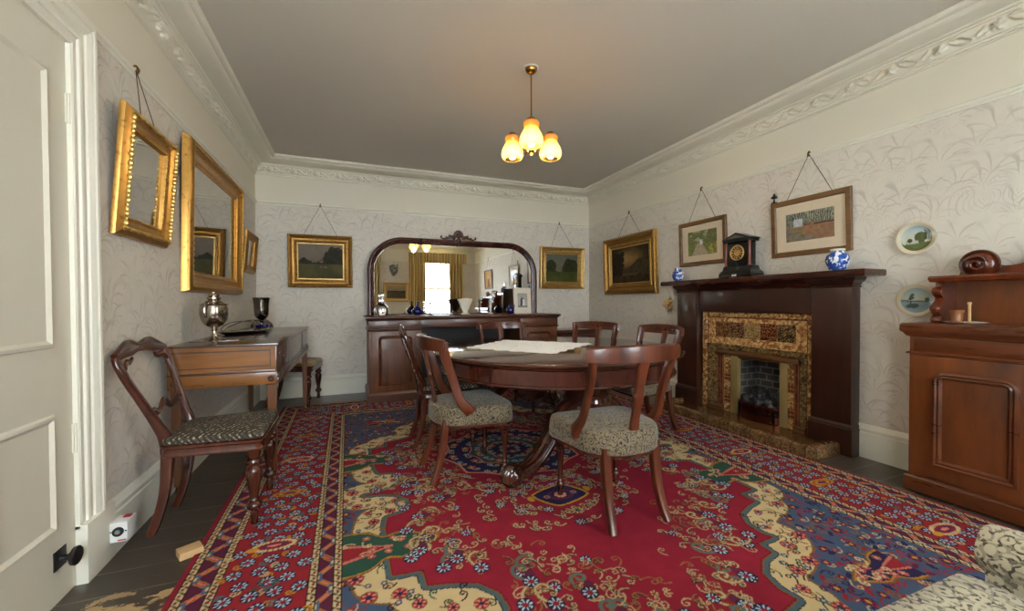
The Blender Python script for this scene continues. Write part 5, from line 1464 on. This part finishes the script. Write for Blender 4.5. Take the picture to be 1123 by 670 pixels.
# ------------------------------------------------------------------ pictures: frame in local XZ plane, facing -Y, origin at bottom centre on the wall
def landscape(kind, nx, nz, seed):
    """returns (nz,nx,3) painted picture, row 0 at the bottom"""
    rs = np.random.RandomState(seed); x = np.linspace(0, 1, nx)[None, :]; z = np.linspace(0, 1, nz)[:, None]
    X_, Z_ = np.broadcast_to(x, (nz, nx)), np.broadcast_to(z, (nz, nx))
    n = vnoise((nz, nx), (6, 8), seed, 4); n2 = vnoise((nz, nx), (14, 20), seed+1, 3); nl = vnoise((nz, nx), (3, 5), seed+2, 3)
    C = np.zeros((nz, nx, 3))
    def mixc(a, b, f): return L(a)*(1-f[..., None])+L(b)*f[..., None]
    if kind == 'meadow':            # pale sky, dark wood on the right, house, green field
        C[:] = mixc((132,112,98), (150,136,122), np.clip(Z_*1.2-.3+nl*.4, 0, 1))
        hor = .44
        tree = Z_ < hor+.04+.40*np.exp(-((X_-.82)/.26)**4)*(.70+.6*n2)+.06*n2
        tree |= Z_ < hor+.12*np.exp(-((X_-.12)/.10)**2)+.10*n
        C[tree] = mixc((26,28,18), (66,62,38), n2)[tree]
        h = (np.abs(X_-.42) < .12) & (Z_ > .46) & (Z_ < .56+.05*np.sin(X_*60)); C[h & (n2 > .42)] = L((134,124,104))
        g = Z_ < hor-.02; C[g] = mixc((62,64,32), (104,98,54), np.clip(nl*1.3-.1+Z_*.5, 0, 1))[g]
        C[(Z_ < .36) & (Z_ > .30) & (np.abs(X_-.55) < .08) & (n2 > .5)] = L((140,110,90))
    elif kind == 'park':
        C[:] = mixc((142,138,116), (116,116,104), np.clip(Z_+nl*.5-.4, 0, 1))
        tree = Z_ < .36+.48*np.exp(-((X_-.78)/.26)**4)*(.85+.3*n)+.06*n2
        tree |= ((X_-.15)**2/.025+(Z_-.56)**2/.055) < .8+.5*n2
        C[tree] = mixc((32,38,22), (78,78,44), n2)[tree]
        h = (np.abs(X_-.42) < .08) & (Z_ > .36) & (Z_ < .62); C[h] = mixc((150,140,104), (104,96,70), n2)[h]
        g = Z_ < .36; C[g] = mixc((58,70,28), (96,100,44), np.clip(nl*1.2, 0, 1))[g]
    elif kind == 'storm':           # dark romantic scene with glowing sky
        glow = np.exp(-(((X_-.48)/.30)**2+((Z_-.66)/.24)**2))
        C[:] = mixc((50,40,28), (168,134,82), np.clip(glow*1.1*(.5+n)-.05, 0, 1))
        hill = Z_ < .30+.30*np.exp(-((X_-.80)/.28)**2)+.1*n; C[hill] = mixc((46,40,28), (88,74,50), n2)[hill]
        cl = (X_ < .26+.16*n) & (Z_ < .80+.15*n2); C[cl] = mixc((18,14,10), (54,42,28), n2)[cl]
        w_ = (Z_ < .18+.06*n) ; C[w_] = mixc((26,20,14), (84,66,42), n2)[w_]
        wt = (Z_ > .2) & (Z_ < .27) & (X_ > .3) & (X_ < .72); C[wt] = mixc((110,92,60), (80,66,44), n2)[wt]
    elif kind == 'lane':            # watercolour garden path
        C[:] = mixc((176,178,160), (138,146,122), np.clip(n2*1.3, 0, 1))
        tr = (Z_ > .42-.3*np.abs(X_-.45)) & (n+.25*np.abs(X_-.45) > .46); C[tr] = mixc((58,66,34), (128,130,70), n2)[tr]
        pth = (Z_ < .48) & (np.abs(X_-.42) < .07+.46*(.50-Z_)); C[pth] = mixc((150,136,116), (184,168,142), n2)[pth]
        gr = (Z_ < .5) & ~pth; C[gr] = mixc((78,92,38), (136,142,66), n2)[gr]
        C[(Z_ < .5) & (X_ > .7) & (n2 > .6)] = L((178,150,74))
        C[(np.abs(X_-.47) < .05) & (Z_ > .45) & (Z_ < .62) & (n2 > .4)] = L((206,208,206))
    elif kind == 'wood':            # russet track with white cottage and a small cart
        C[:] = mixc((104,108,84), (158,162,150), np.clip(n2*1.4-.1, 0, 1))
        v = np.abs(np.sin(X_*70+n*6)) > .80; C[v & (Z_ > .5)] = L((52,50,34))
        gr = Z_ < .60-.18*np.abs(X_-.6); C[gr] = mixc((120,86,62), (156,118,90), n2)[gr]
        lg = (X_ < .36) & (Z_ < .42) ; C[lg] = mixc((84,92,44), (140,138,76), n2)[lg]
        st = (Z_ < .46-.6*X_); C[st] = mixc((92,84,72), (140,130,112), n2)[st]
        hs = (np.abs(X_-.27) < .10) & (Z_ > .52) & (Z_ < .78); C[hs] = mixc((150,160,176), (196,204,212), n2)[hs]
        ct = (np.abs(X_-.46) < .07) & (Z_ > .50) & (Z_ < .62) & (n2 > .38); C[ct] = L((112,64,42))
        dk = (X_ > .60) & (Z_ > .50) & (Z_ < .56); C[dk] = L((66,40,30))
    elif kind == 'sea':
        C[:] = mixc((120,112,92), (160,144,112), np.clip(Z_+nl*.3-.2, 0, 1))
        a = Z_ < .55; C[a] = mixc((56,52,36), (96,86,56), n2)[a]; b_ = (Z_ > .5) & (Z_ < .56+.08*n); C[b_] = L((44,42,34))
    elif kind == 'portrait':
        C[:] = mixc((150,104,36), (196,150,62), n)
        f = ((X_-.5)/.16)**2+((Z_-.66)/.14)**2 < 1; b_ = (np.abs(X_-.5) < .10+.26*(.55-Z_)) & (Z_ < .55)
        C[b_] = mixc((90,52,24), (120,72,34), n2)[b_]; C[f] = mixc((176,120,70), (206,150,96), n2)[f]
    elif kind == 'couple':
        C[:] = mixc((150,150,142), (190,188,178), n)
        for cx, c, hh in ((.42, (50,50,50), .78), (.62, (214,212,206), .70)):
            b_ = (np.abs(X_-cx) < .09+.10*(hh-Z_)) & (Z_ < hh-.12) & (Z_ > .12); C[b_] = L(c)
            C[((X_-cx)/.06)**2+((Z_-hh+.06)/.07)**2 < 1] = L((120,112,104))
        C[Z_ < .12] = L((120,118,110))
    return C*(.9+.2*n2[..., None])*(.62 if kind in ('meadow','park') else .8 if kind == 'storm' else 1)
PROF = {
 'gilt_wide': [(0,0),(0,.030),(.004,.040),(.012,.044),(.022,.040),(.030,.028),(.046,.018),(.062,.016),(.070,.022),(.076,.024),(.082,.014),(.088,.010),(.094,.012),(.098,.004)],
 'gilt_mirror': [(0,0),(.004,.008),(.006,.022),(.012,.040),(.024,.052),(.036,.056),(.044,.052),(.050,.044),(.058,.046),(.070,.030),(.090,.020),(.106,.018),(.112,.024),(.120,.024),(.126,.014),(.134,.010),(.140,.012),(.146,.002)],
 'gilt_small': [(0,0),(.0,.008),(.004,.020),(.012,.026),(.024,.034),(.032,.038),(.040,.037),(.054,.024),(.066,.018),(.078,.016),(.086,.022),(.094,.020),(.100,.008),(.104,.002)],
 'flat': [(0,0),(0,.018),(.003,.022),(.034,.022),(.037,.018),(.040,.012),(.042,.008)],
}
def rect_sweep(mb, W, H, prof, scale=1.0):
    R_ = [[(-W/2+a*scale, -h, a*scale), (W/2-a*scale, -h, a*scale), (W/2-a*scale, -h, H-a*scale), (-W/2+a*scale, -h, H-a*scale)] for a, h in prof]
    # one loft around four corners, profile as ring
    cols = [[R_[i][k] for i in range(len(prof))] for k in range(4)]
    mb.loft(cols, closed=False, cap=False, loop=True)
    # closed back
    mb.add([R_[0][0], R_[0][1], R_[0][2], R_[0][3]], [(0,1,2,3)])
    return mb
def picture(name, label, cat, wall, c, z0, W, H, prof, mats, inner, tilt=1.5, hookdx=0, beads=None, kind=None, seed=1, mount=None, group=None, cordw=.42, cord=True, scale=1.0, inlay=None):
    rz = {'back': 0, 'right': -PI/2, 'left': PI/2, 'front': PI}[wall]
    n_ = {'back': (0,-1), 'right': (-1,0), 'left': (1,0), 'front': (0,1)}[wall]
    off = .002
    base = {'back': (c, YB-off, z0), 'right': (XR-off, c, z0), 'left': (XL+off, c, z0), 'front': (c, YF+off, z0)}[wall]
    o = thing(name, label, cat, base, (0,0,0), group)
    # frame leans forward at the top: rotate about local X
    Mx = Matrix.Rotation(rz, 4, 'Z') @ Matrix.Rotation(math.radians(tilt), 4, 'X')
    o.rotation_euler = Mx.to_euler()
    m = MB(); rect_sweep(m, W, H, PROF[prof], scale); fr = m.build('frame', M[mats[0]], o, smooth=30)
    pw = PROF[prof][-1][0]*scale; ph = PROF[prof][-1][1]
    if beads:
        for (ins, hh, sp_, r_, mt, nm) in beads:
            m = MB()
            def run(a, b, fixed, horiz):
                k = int((b-a)/sp_)
                for i in range(k+1):
                    p_ = a+(b-a)*i/k
                    q_ = (p_, -hh, fixed) if horiz else (fixed, -hh, p_)
                    rr_ = r_*(1+.25*math.sin(i*2.4))
                    m.ball(q_, rr_, 6, 4, (1.3,1,.8) if horiz else (.8,1,1.3))
            run(-W/2+ins, W/2-ins, ins, True); run(-W/2+ins, W/2-ins, H-ins, True)
            run(ins, H-ins, -W/2+ins, False); run(ins, H-ins, W/2-ins, False)
            m.build(nm, M[mt], fr, smooth=60)
    if inlay:
        m = MB(); i_ = pw; rect_pr = [(i_-.002,.004),(i_-.002,.008),(i_+inlay-.004,.008),(i_+inlay,.004)]
        cols = [[(sx*(W/2-a), -h, (a if sz < 0 else H-a)) for a, h in rect_pr] for sx, sz in ((-1,-1),(1,-1),(1,1),(-1,1))]
        m.loft(cols, closed=False, cap=False, loop=True); m.build('slip', M['gilt_pale'], o, smooth=20); pw += inlay
    x0, x1, a0, a1 = -W/2+pw-.002, W/2-pw+.002, pw-.002, H-pw+.002
    if mount:
        m = MB(); mw, mh = mount
        rect_pr = [(pw-.003,.006),(pw+mw,.006)]
        ix0, ix1, iz0, iz1 = x0+mw, x1-mw, a0+mh, a1-mh
        m.add([(x0,-.006,a0),(x1,-.006,a0),(x1,-.006,a1),(x0,-.006,a1),(ix0,-.006,iz0),(ix1,-.006,iz0),(ix1,-.006,iz1),(ix0,-.006,iz1),(ix0,-.004,iz0),(ix1,-.004,iz0),(ix1,-.004,iz1),(ix0,-.004,iz1)],
              [(0,1,5,4),(1,2,6,5),(2,3,7,6),(3,0,4,7),(4,5,9,8),(5,6,10,9),(6,7,11,10),(7,4,8,11)])
        m.build('mount', M['mount'], o, smooth=0)
        x0, x1, a0, a1 = ix0, ix1, iz0, iz1
    if inner == 'mirror':
        m = MB(); m.add([(x0,-.005,a0),(x1,-.005,a0),(x1,-.005,a1),(x0,-.005,a1)], [(0,1,2,3)]); m.build('mirror_glass', M['old_mirror'], o, smooth=0)
    else:
        nx = int((x1-x0)/.006)+2; nz = int((a1-a0)/.006)+2
        Xg, Zg = np.meshgrid(np.linspace(x0, x1, nx), np.linspace(a0, a1, nz))
        grid_mesh('painting', np.stack([Xg, Xg*0-.005, Zg], -1), landscape(kind, nx, nz, seed), M['vpaint' if not mount else 'vpaper'], o, world=False)
    if cord:
        inv = mat_of(o).inverted()
        hx, hy = base[0]+n_[0]*.022, base[1]+n_[1]*.022
        dirx = (1,0) if wall in ('back','front') else (0,1)
        hook = inv @ Vector((hx+dirx[0]*hookdx, hy+dirx[1]*hookdx, RAIL+.012))
        for s in (-1, 1):
            m = MB(); m.path([(s*W*cordw/2, -.004, H-.02), hook], .0022, seg=5); m.build('cord', M['cord'], o)
        m = MB(); m.path(smooth_pts([tuple(hook+Vector((0,-.004,-.012))), tuple(hook+Vector((0,-.010,0))), tuple(hook+Vector((0,.0,.020))), tuple(hook+Vector((0,.012,.012)))], 4), [.007]*6+[.005]*7, seg=6); m.ball(tuple(hook+Vector((0,-.006,-.012))), .010, 8, 5, (1.3,.6,.8)); m.build('hook', M['dark_brass'], o)
    return o
# left wall
picture('gilt_wall_mirror', 'smaller deep gilt wall mirror with leafy beaded edge, nearest the door', 'mirror', 'left', 2.625, 1.415, .56, .60, 'gilt_small', ('gilt',), 'mirror', tilt=4.5,
        beads=[(.036,.040,.021,.0115,'gilt_bead','leaf_edging'), (.092,.020,.012,.004,'gilt_bead','inner_beading')], cordw=.3, hookdx=-.06)
picture('gilt_wall_mirror', 'large rectangular gilt wall mirror in the middle of left wall above the piano', 'mirror', 'left', 3.83, 1.175, 1.36, 1.0, 'gilt_mirror', ('gilt',), 'mirror', tilt=1.2,
        beads=[(.046,.050,.014,.0065,'gilt_bead','rope_beading')], hookdx=-.60, cordw=.9, cord=False, scale=1.0)
picture('gilt_wall_mirror', 'small dull gilt wall mirror on left wall close to back corner', 'mirror', 'left', 4.91, 1.41, .46, .42, 'gilt_small', ('gilt_dark',), 'mirror', tilt=5, cord=False, scale=.8)
# back wall
gb = [(.010,.043,.013,.006,'gilt_dark','outer_beading'), (.074,.022,.010,.0035,'gilt_bead','inner_beading')]
picture('oil_painting', 'gilt framed oil painting of a green meadow and dark trees, left of overmantel mirror', 'painting', 'back', -.335, 1.285, .69, .615, 'gilt_wide', ('gilt_dark',), 'art', tilt=1.5, beads=gb, kind='meadow', seed=21, cordw=.55, inlay=.010)
picture('oil_painting', 'small gilt framed oil painting of a park with house between mirror and room corner', 'painting', 'back', 2.885, 1.295, .73, .61, 'gilt_wide', ('gilt_pale',), 'art', tilt=2, beads=gb[1:], kind='park', seed=22, cordw=.52, hookdx=-.05, inlay=.010)
# right wall (local +x runs towards the camera, so the picture reads left to right from far to near)
picture('oil_painting', 'dark moody landscape oil painting in wide gilt frame, first on right wall from corner', 'painting', 'right', 4.36, 1.20, 1.06, .76, 'gilt_mirror', ('gilt_dark',), 'art', tilt=2, beads=[(.008,.032,.016,.007,'gilt_dark','outer_beading'),(.109,.022,.011,.0045,'gilt_bead','inner_beading')], kind='storm', seed=23, cordw=.45, scale=.95, inlay=.015)
picture('watercolour', 'small mounted watercolour of a garden path in plain wooden frame behind the clock', 'watercolour', 'right', 3.19, 1.475, .60, .46, 'flat', ('brushed_oak',), 'art', tilt=2, kind='lane', seed=24, mount=(.075,.065), cordw=.6)
p5 = picture('watercolour', 'larger mounted watercolour of a woodland track in plain wooden frame above mantel right end', 'watercolour', 'right', 2.135, 1.465, .60, .46, 'flat', ('brushed_oak',), 'art', tilt=2.5, kind='wood', seed=25, mount=(.078,.078), cordw=.6)
picture('oil_painting', 'golden portrait in dark frame on right wall near the windows, seen in the mirror', 'painting', 'right', .33, 1.45, .62, .50, 'flat', ('brushed_oak',), 'art', tilt=3, kind='portrait', seed=26, cordw=.5)
# front wall, seen in the overmantel mirror
picture('oil_painting', 'wide seascape painting in oak frame between the two windows, seen in the mirror', 'painting', 'front', 1.12, 1.13, .68, .52, 'gilt_wide', ('gilt_pale',), 'art', tilt=2, kind='sea', seed=27, cord=False)
# little black horse-and-tree ornament on top of the right watercolour
m = MB(); zt = 1.928
m.path([(3.318,2.405,zt),(3.318,2.405,zt+.05)], [.008,.005], seg=6)
for dy, dz, r_ in ((0,.055,.017),(-.017,.042,.013),(.017,.045,.013),(.0,.07,.011)): m.ball((3.318, 2.405+dy, zt+dz), r_, 7, 5, (.5,1,.8))
m.box(3.310,3.327,2.385,2.425,zt-.003,zt+.004)
o = m.build('silhouette_ornament', M['black'], smooth=40); tag(o, 'tiny black tree-shaped ornament on top corner of the right watercolour frame', 'ornament')
# painted plates on the right wall
def plate(label, y, z, kind, seed):
    o = thing('wall_plate', label, 'plate', (XR-.004, y, z), (0, -PI/2, 0), 'painted plates on the right wall')
    R_ = .104; m = MB(); m.lathe([(.001,.002),(.06,.002),(.066,.006),(.09,.016),(R_-.003,.022),(R_,.0205),(R_-.001,.017),(.09,.010),(.06,-.001),(.001,-.001)], 48)
    m.build('rim', plain('plate_glaze_%d' % seed, (206,196,170), .15), o, smooth=60)
    m = MB(); m.lathe([(.078,.0118),(.080,.0135),(.082,.0145)], 48); 
    n = 44; rr_ = np.linspace(.001, 1, 20)[:, None]; th = np.linspace(0, 2*PI, n)[None, :]
    U, V = rr_*np.cos(th), rr_*np.sin(th)      # local: x up (world z), y -> world y
    img = landscape_plate(U, V, kind, seed)
    P = np.stack([U*.079, V*.079, .0035+.0085*np.clip((np.broadcast_to(rr_, U.shape)-.76)/.24, 0, 1)+U*0], -1)
    grid_mesh('painted_scene', P, img, M['vchina'], o, world=False)
    return o
def landscape_plate(U, V, kind, seed):
    up_, rt = U, -V
    n = vnoise(U.shape, (6, 12), seed, 3)
    C = L((150,176,186))*np.clip(up_*.5+.5, 0, 1)[..., None]+L((216,206,160))*np.clip(.5-up_*.5, 0, 1)[..., None]
    if kind == 'trees':
        t_ = ((rt-.25)**2/.20+(up_-.10)**2/.22 < .55+.5*n); C[t_] = (L((40,58,36))*(1-n[..., None])+L((92,106,54))*n[..., None])[t_]
        C[(rt > .45) & (np.abs((rt*9) % 1-.5) < .25) & (up_ < .62) & (up_ > -.2)] = L((44,62,44))
        g = up_ < -.35+.1*n; C[g] = L((84,96,52)); w_ = (up_ < -.16) & (up_ > -.42) & (rt < .1); C[w_] = L((170,184,170))
        C[((rt+.45)**2+(up_+.15)**2) < .03] = L((60,76,48))
    else:
        w_ = up_ < -.06; C[w_] = L((132,156,168)); g = (np.abs(up_+.07) < .05); C[g] = L((78,96,82))
        t_ = ((rt+.42)**2/.10+(up_-.32)**2/.09 < .55+.8*n); C[t_ & (n > .40)] = L((66,84,80))
        C[(np.abs(rt+.42+.08*up_) < .035) & (up_ > -.5) & (up_ < .4)] = L((58,60,50))
        b_ = ((rt+.3)**2/.22+(up_+.45)**2/.05 < .5+.6*n); C[b_] = L((70,88,78))
        C[((rt-.65)**2+(up_-.05)**2) < .03] = L((80,100,84))
    return C
plate('round painted wall plate with trees under blue sky, upper of the two', 1.480, 1.497, 'trees', 41)
plate('round painted wall plate with lake scene, lower one beside the chiffonier', 1.475, 1.103, 'lake', 42)
# framed photograph standing on the sideboard
Fp = thing('framed_photograph', 'white mounted wedding photograph leaning on the overmantel mirror', 'photograph', (2.13, 5.045, STZ+.002), (math.radians(-6), 0, 0))
m = MB(); m.box(-.125,.125,-.006,.006,0,.345,.002); m.build('board', M['white_card'], Fp)
m = MB(); m.add([(-.075,-.0075,.075),(.075,-.0075,.075),(.075,-.0075,.275),(-.075,-.0075,.275),(-.068,-.0075,.082),(.068,-.0075,.082),(.068,-.0075,.268),(-.068,-.0075,.268)], [(0,1,5,4),(1,2,6,5),(2,3,7,6),(3,0,4,7)]); m.build('photo_border', M['mount'], Fp, smooth=0)
Xg, Zg = np.meshgrid(np.linspace(-.068,.068,30), np.linspace(.082,.268,40))
grid_mesh('photograph', np.stack([Xg, Xg*0-.0072, Zg], -1), landscape('couple', 30, 40, 51), M['vpaper'], Fp, world=False)

# ------------------------------------------------------------------ curtains and pelmets at the front windows
CC = [L((190,158,78)), L((222,208,160)), L((48,46,34)), L((96,86,46))]
def stripes(S):
    ph = (S/.16) % 1; C = np.zeros(S.shape+(3,)); C[:] = CC[0]
    C[(ph > .50) & (ph < .74)] = CC[1]; C[(ph > .78) & (ph < .90)] = CC[2]; C[(ph > .2) & (ph < .26)] = CC[3]; return C
def curtain(x0, x1, z0, z1, label, n=90, amp=.034, name='curtain', cat='curtain', y=YF+.10):
    s = np.linspace(0, 1, n); z = np.linspace(z0, z1, 14); Sg, Zg = np.meshgrid(s, z)
    folds = max(3, round((x1-x0)/.085))
    X_ = x0+(x1-x0)*Sg; Y_ = y+amp*np.sin(Sg*folds*2*PI+.8*np.sin(Zg*1.7))*(.8+.2*np.sin(Zg*2))
    front = np.stack([X_, Y_, Zg], -1); back = np.stack([X_[:, ::-1], Y_[:, ::-1]-.006, Zg[:, ::-1]], -1)
    P = np.concatenate([front, back, front[:, :1]], 1)
    C = stripes(np.concatenate([Sg, Sg[:, ::-1], Sg[:, :1]], 1)*(x1-x0)*1.9)
    o = grid_mesh(name, P, C, M['curtain']); tag(o, label, cat, 'striped curtains at the front windows'); return o
curtain(1.46, 1.90, .08, 2.30, 'gold striped curtain on left side of the window seen in mirror')
curtain(2.56, 2.96, .08, 2.30, 'gold striped curtain at right side of the window seen in mirror')
curtain(.40, .70, .08, 2.30, 'gold striped curtain at inner side of the window behind the camera')
curtain(-.97, -.68, .08, 2.30, 'gold striped curtain behind the camera next to the door wall')
curtain(1.44, 3.04, 2.18, 2.47, 'gold striped pleated pelmet over the window seen in mirror', 240, .022, 'curtain_pelmet', 'pelmet', YF+.17)
curtain(-.98, .72, 2.18, 2.47, 'gold striped pleated pelmet over the window behind the camera', 240, .022, 'curtain_pelmet', 'pelmet', YF+.17)
# small grey hanging on the front wall
m = MB(); rr = random.Random(5)
for k in range(120):
    a = rr.random(); z = 1.84+.28*a; w_ = .02+.10*math.sin(min(1, a*1.25)*PI*.62)
    m.ball((1.06+rr.uniform(-w_, w_), YF+.03+rr.random()*.02, z), rr.uniform(.010,.020), 6, 4, (1,.5,1.3))
m.path([(1.06,YF+.022,2.235),(1.06,YF+.022,2.10)], .003, seg=5)
o = m.build('wall_hanging', plain('grey_dried_grass', (120,120,112), .9)); tag(o, 'grey feathery wall hanging strung from picture rail, seen in the mirror', 'wall hanging')

# ------------------------------------------------------------------ ceiling lamp
Lx, Ly = 1.180, 2.63
Lm = thing('ceiling_lamp', 'brass three-arm ceiling lamp with lit amber glass shades', 'ceiling lamp', (Lx, Ly, 2.12))
m = MB(); m.lathe([(.001,0),(.054,0),(.052,-.004),(.001,-.006)], 32, (Lx, Ly, ZC)); m.build('ceiling_rose', M['white_plastic'], Lm, True)
m = MB(); m.lathe([(.042,-.004),(.043,-.012),(.036,-.026),(.022,-.038),(.008,-.044),(.001,-.045)], 28, (Lx, Ly, ZC)); m.build('canopy', M['brass'], Lm, True)
m = MB(); m.lathe([(.0055,2.37),(.0055,ZC-.035)], 12, (Lx, Ly, 0)); m.build('rod', M['brass'], Lm, True)
m = MB(); m.lathe([(.001,2.125),(.010,2.128),(.013,2.138),(.008,2.146),(.024,2.152),(.034,2.165),(.030,2.182),(.014,2.195),(.009,2.21),(.008,2.34),(.014,2.350),(.022,2.362),(.014,2.378),(.010,2.392),(.004,2.40)], 24, (Lx, Ly, 0)); m.build('body', M['brass'], Lm, True)
t = NT('amber_glass_shade'); tc = t.n('TexCoord')
zz = t.n('SeparateXYZ', None, Vector=tc.outputs['Object']).outputs[2]
gcol = t.ramp(t.math('MULTIPLY', t.math('ADD', zz, .19), 5.3), [(0.0, (.98,.74,.30)), (.55, (.98,.76,.36)), (.8, (.90,.58,.22)), (1.0, (.82,.54,.30))])
tl = t.n('BsdfTranslucent', None, Color=gcol); gs = t.n('BsdfGlossy', None, Roughness=.15); tp = t.n('BsdfTransparent', None, Color=gcol)
m1 = t.n('MixShader', None, i0=.35, i1=tl.outputs[0], i2=tp.outputs[0]); m2 = t.n('MixShader', None, i0=.06, i1=m1.outputs[0], i2=gs.outputs[0]); t.t.links.new(m2.outputs[0], t.out.inputs[0])
M['shade'] = t.m
t = NT('lit_bulb'); e = t.n('Emission', None, Color=(1,.80,.48,1), Strength=BULB); t.t.links.new(e.outputs[0], t.out.inputs[0]); M['bulb'] = t.m
for k in range(3):
    a = math.atan2(-Ly, -Lx)+k*2*PI/3; ca, sa = math.cos(a), math.sin(a); r_ = .158; sx, sy = Lx+r_*ca, Ly+r_*sa
    m = MB(); pts = smooth_pts([(.02,2.172),(.055,2.150),(.095,2.170),(.115,2.235),(.125,2.295),(.150,2.318),(.158,2.300)], 6)
    m.path([(Lx+r*ca, Ly+r*sa, z) for r, z in pts], .0055, seg=8); ar = m.build('arm', M['brass'], Lm, True)
    m = MB(); m.lathe([(.001,2.325),(.016,2.322),(.030,2.312),(.040,2.300),(.040,2.296),(.014,2.296),(.014,2.262),(.001,2.262)], 24, (sx, sy, 0)); m.build('gallery', M['dark_brass'], ar, True)
    sh = thing('x', None, None, (0,0,0)); bpy.data.objects.remove(sh)
    prof = [(.036,.0),(.048,-.006),(.053,-.014),(.052,-.030),(.047,-.042),(.047,-.050),(.058,-.070),(.071,-.096),(.078,-.122),(.078,-.140),(.071,-.158),(.062,-.167),(.056,-.170)]
    inner = [(max(r-.003,.001), z+.001) for r, z in reversed(prof)]
    m = MB(); m.lathe(prof+inner, 36); 
    s_o = m.build('shade', M['shade'], Lm, smooth=80); s_o.location = (sx-Lx, sy-Ly, 2.298-2.12)
    m = MB(); m.lathe([(.001,.030),(.012,.028),(.014,0),(.022,-.030),(.029,-.062),(.027,-.085),(.016,-.102),(.001,-.108)], 16); b_o = m.build('bulb', M['bulb'], Lm, smooth=80); b_o.location = (sx-Lx, sy-Ly, 2.235-2.12)
    l = bpy.data.lights.new('lamp_light', 'POINT'); l.energy = LAMPW; l.color = (1.0, .88, .70); l.shadow_soft_size = .03
    lo = bpy.data.objects.new('lamp_light', l); COL.objects.link(lo); lo.location = (sx, sy, 2.105)
# ------------------------------------------------------------------ light
w = bpy.data.worlds.new('sky'); sc.world = w; w.use_nodes = True
nt = w.node_tree; bg = nt.nodes['Background']
bg.inputs[0].default_value = (.90, .95, 1.0, 1); bg.inputs[1].default_value = SKY
for i, (a, b) in enumerate(WIN):
    l = bpy.data.lights.new('window_portal', 'AREA'); l.shape = 'RECTANGLE'; l.size = b-a; l.size_y = WZ1-WZ0
    l.cycles.is_portal = True
    o = bpy.data.objects.new('window_portal', l); COL.objects.link(o)
    o.location = ((a+b)/2, YF-.16, (WZ0+WZ1)/2); o.rotation_euler = (-PI/2, 0, PI)
    o.rotation_euler = (PI/2, 0, 0) if False else (-PI/2, 0, 0)
# ------------------------------------------------------------------ camera
cam = bpy.data.cameras.new('camera'); co = bpy.data.objects.new('camera', cam); COL.objects.link(co)
cam.sensor_width = 36; cam.sensor_fit = 'HORIZONTAL'
cam.lens = 447.996/1123*36
yaw, pit, rol = .3767, .0160, -.0040
s_, c_ = math.sin(yaw), math.cos(yaw)
r = Vector((c_, -s_, 0)); fw = Vector((s_, c_, 0)); up = Vector((0,0,1))
fw2 = fw*math.cos(pit)-up*math.sin(pit); up2 = fw*math.sin(pit)+up*math.cos(pit)
r3 = r*math.cos(rol)+up2*math.sin(rol); u3 = -r*math.sin(rol)+up2*math.cos(rol)
R = Matrix((r3, u3, -fw2)).transposed()
co.matrix_world = Matrix.Translation((0,0,1.1)) @ R.to_4x4()
cam.shift_x = -(563.139-561.5)/1123; cam.shift_y = (338.692-335)/1123
cam.clip_start = .02; sc.camera = co
vs = sc.view_settings; vs.view_transform = 'Standard'; vs.look = 'None'; vs.exposure = EXPO; vs.gamma = 1; vs.use_curve_mapping = False
sc.cycles.use_denoising = True
sc.cycles.max_bounces = 10; sc.cycles.diffuse_bounces = 6; sc.cycles.glossy_bounces = 6; sc.cycles.transmission_bounces = 8
sc.cycles.sample_clamp_indirect = 6; sc.cycles.caustics_refractive = False; sc.cycles.caustics_reflective = False
sc.cycles.blur_glossy = .3
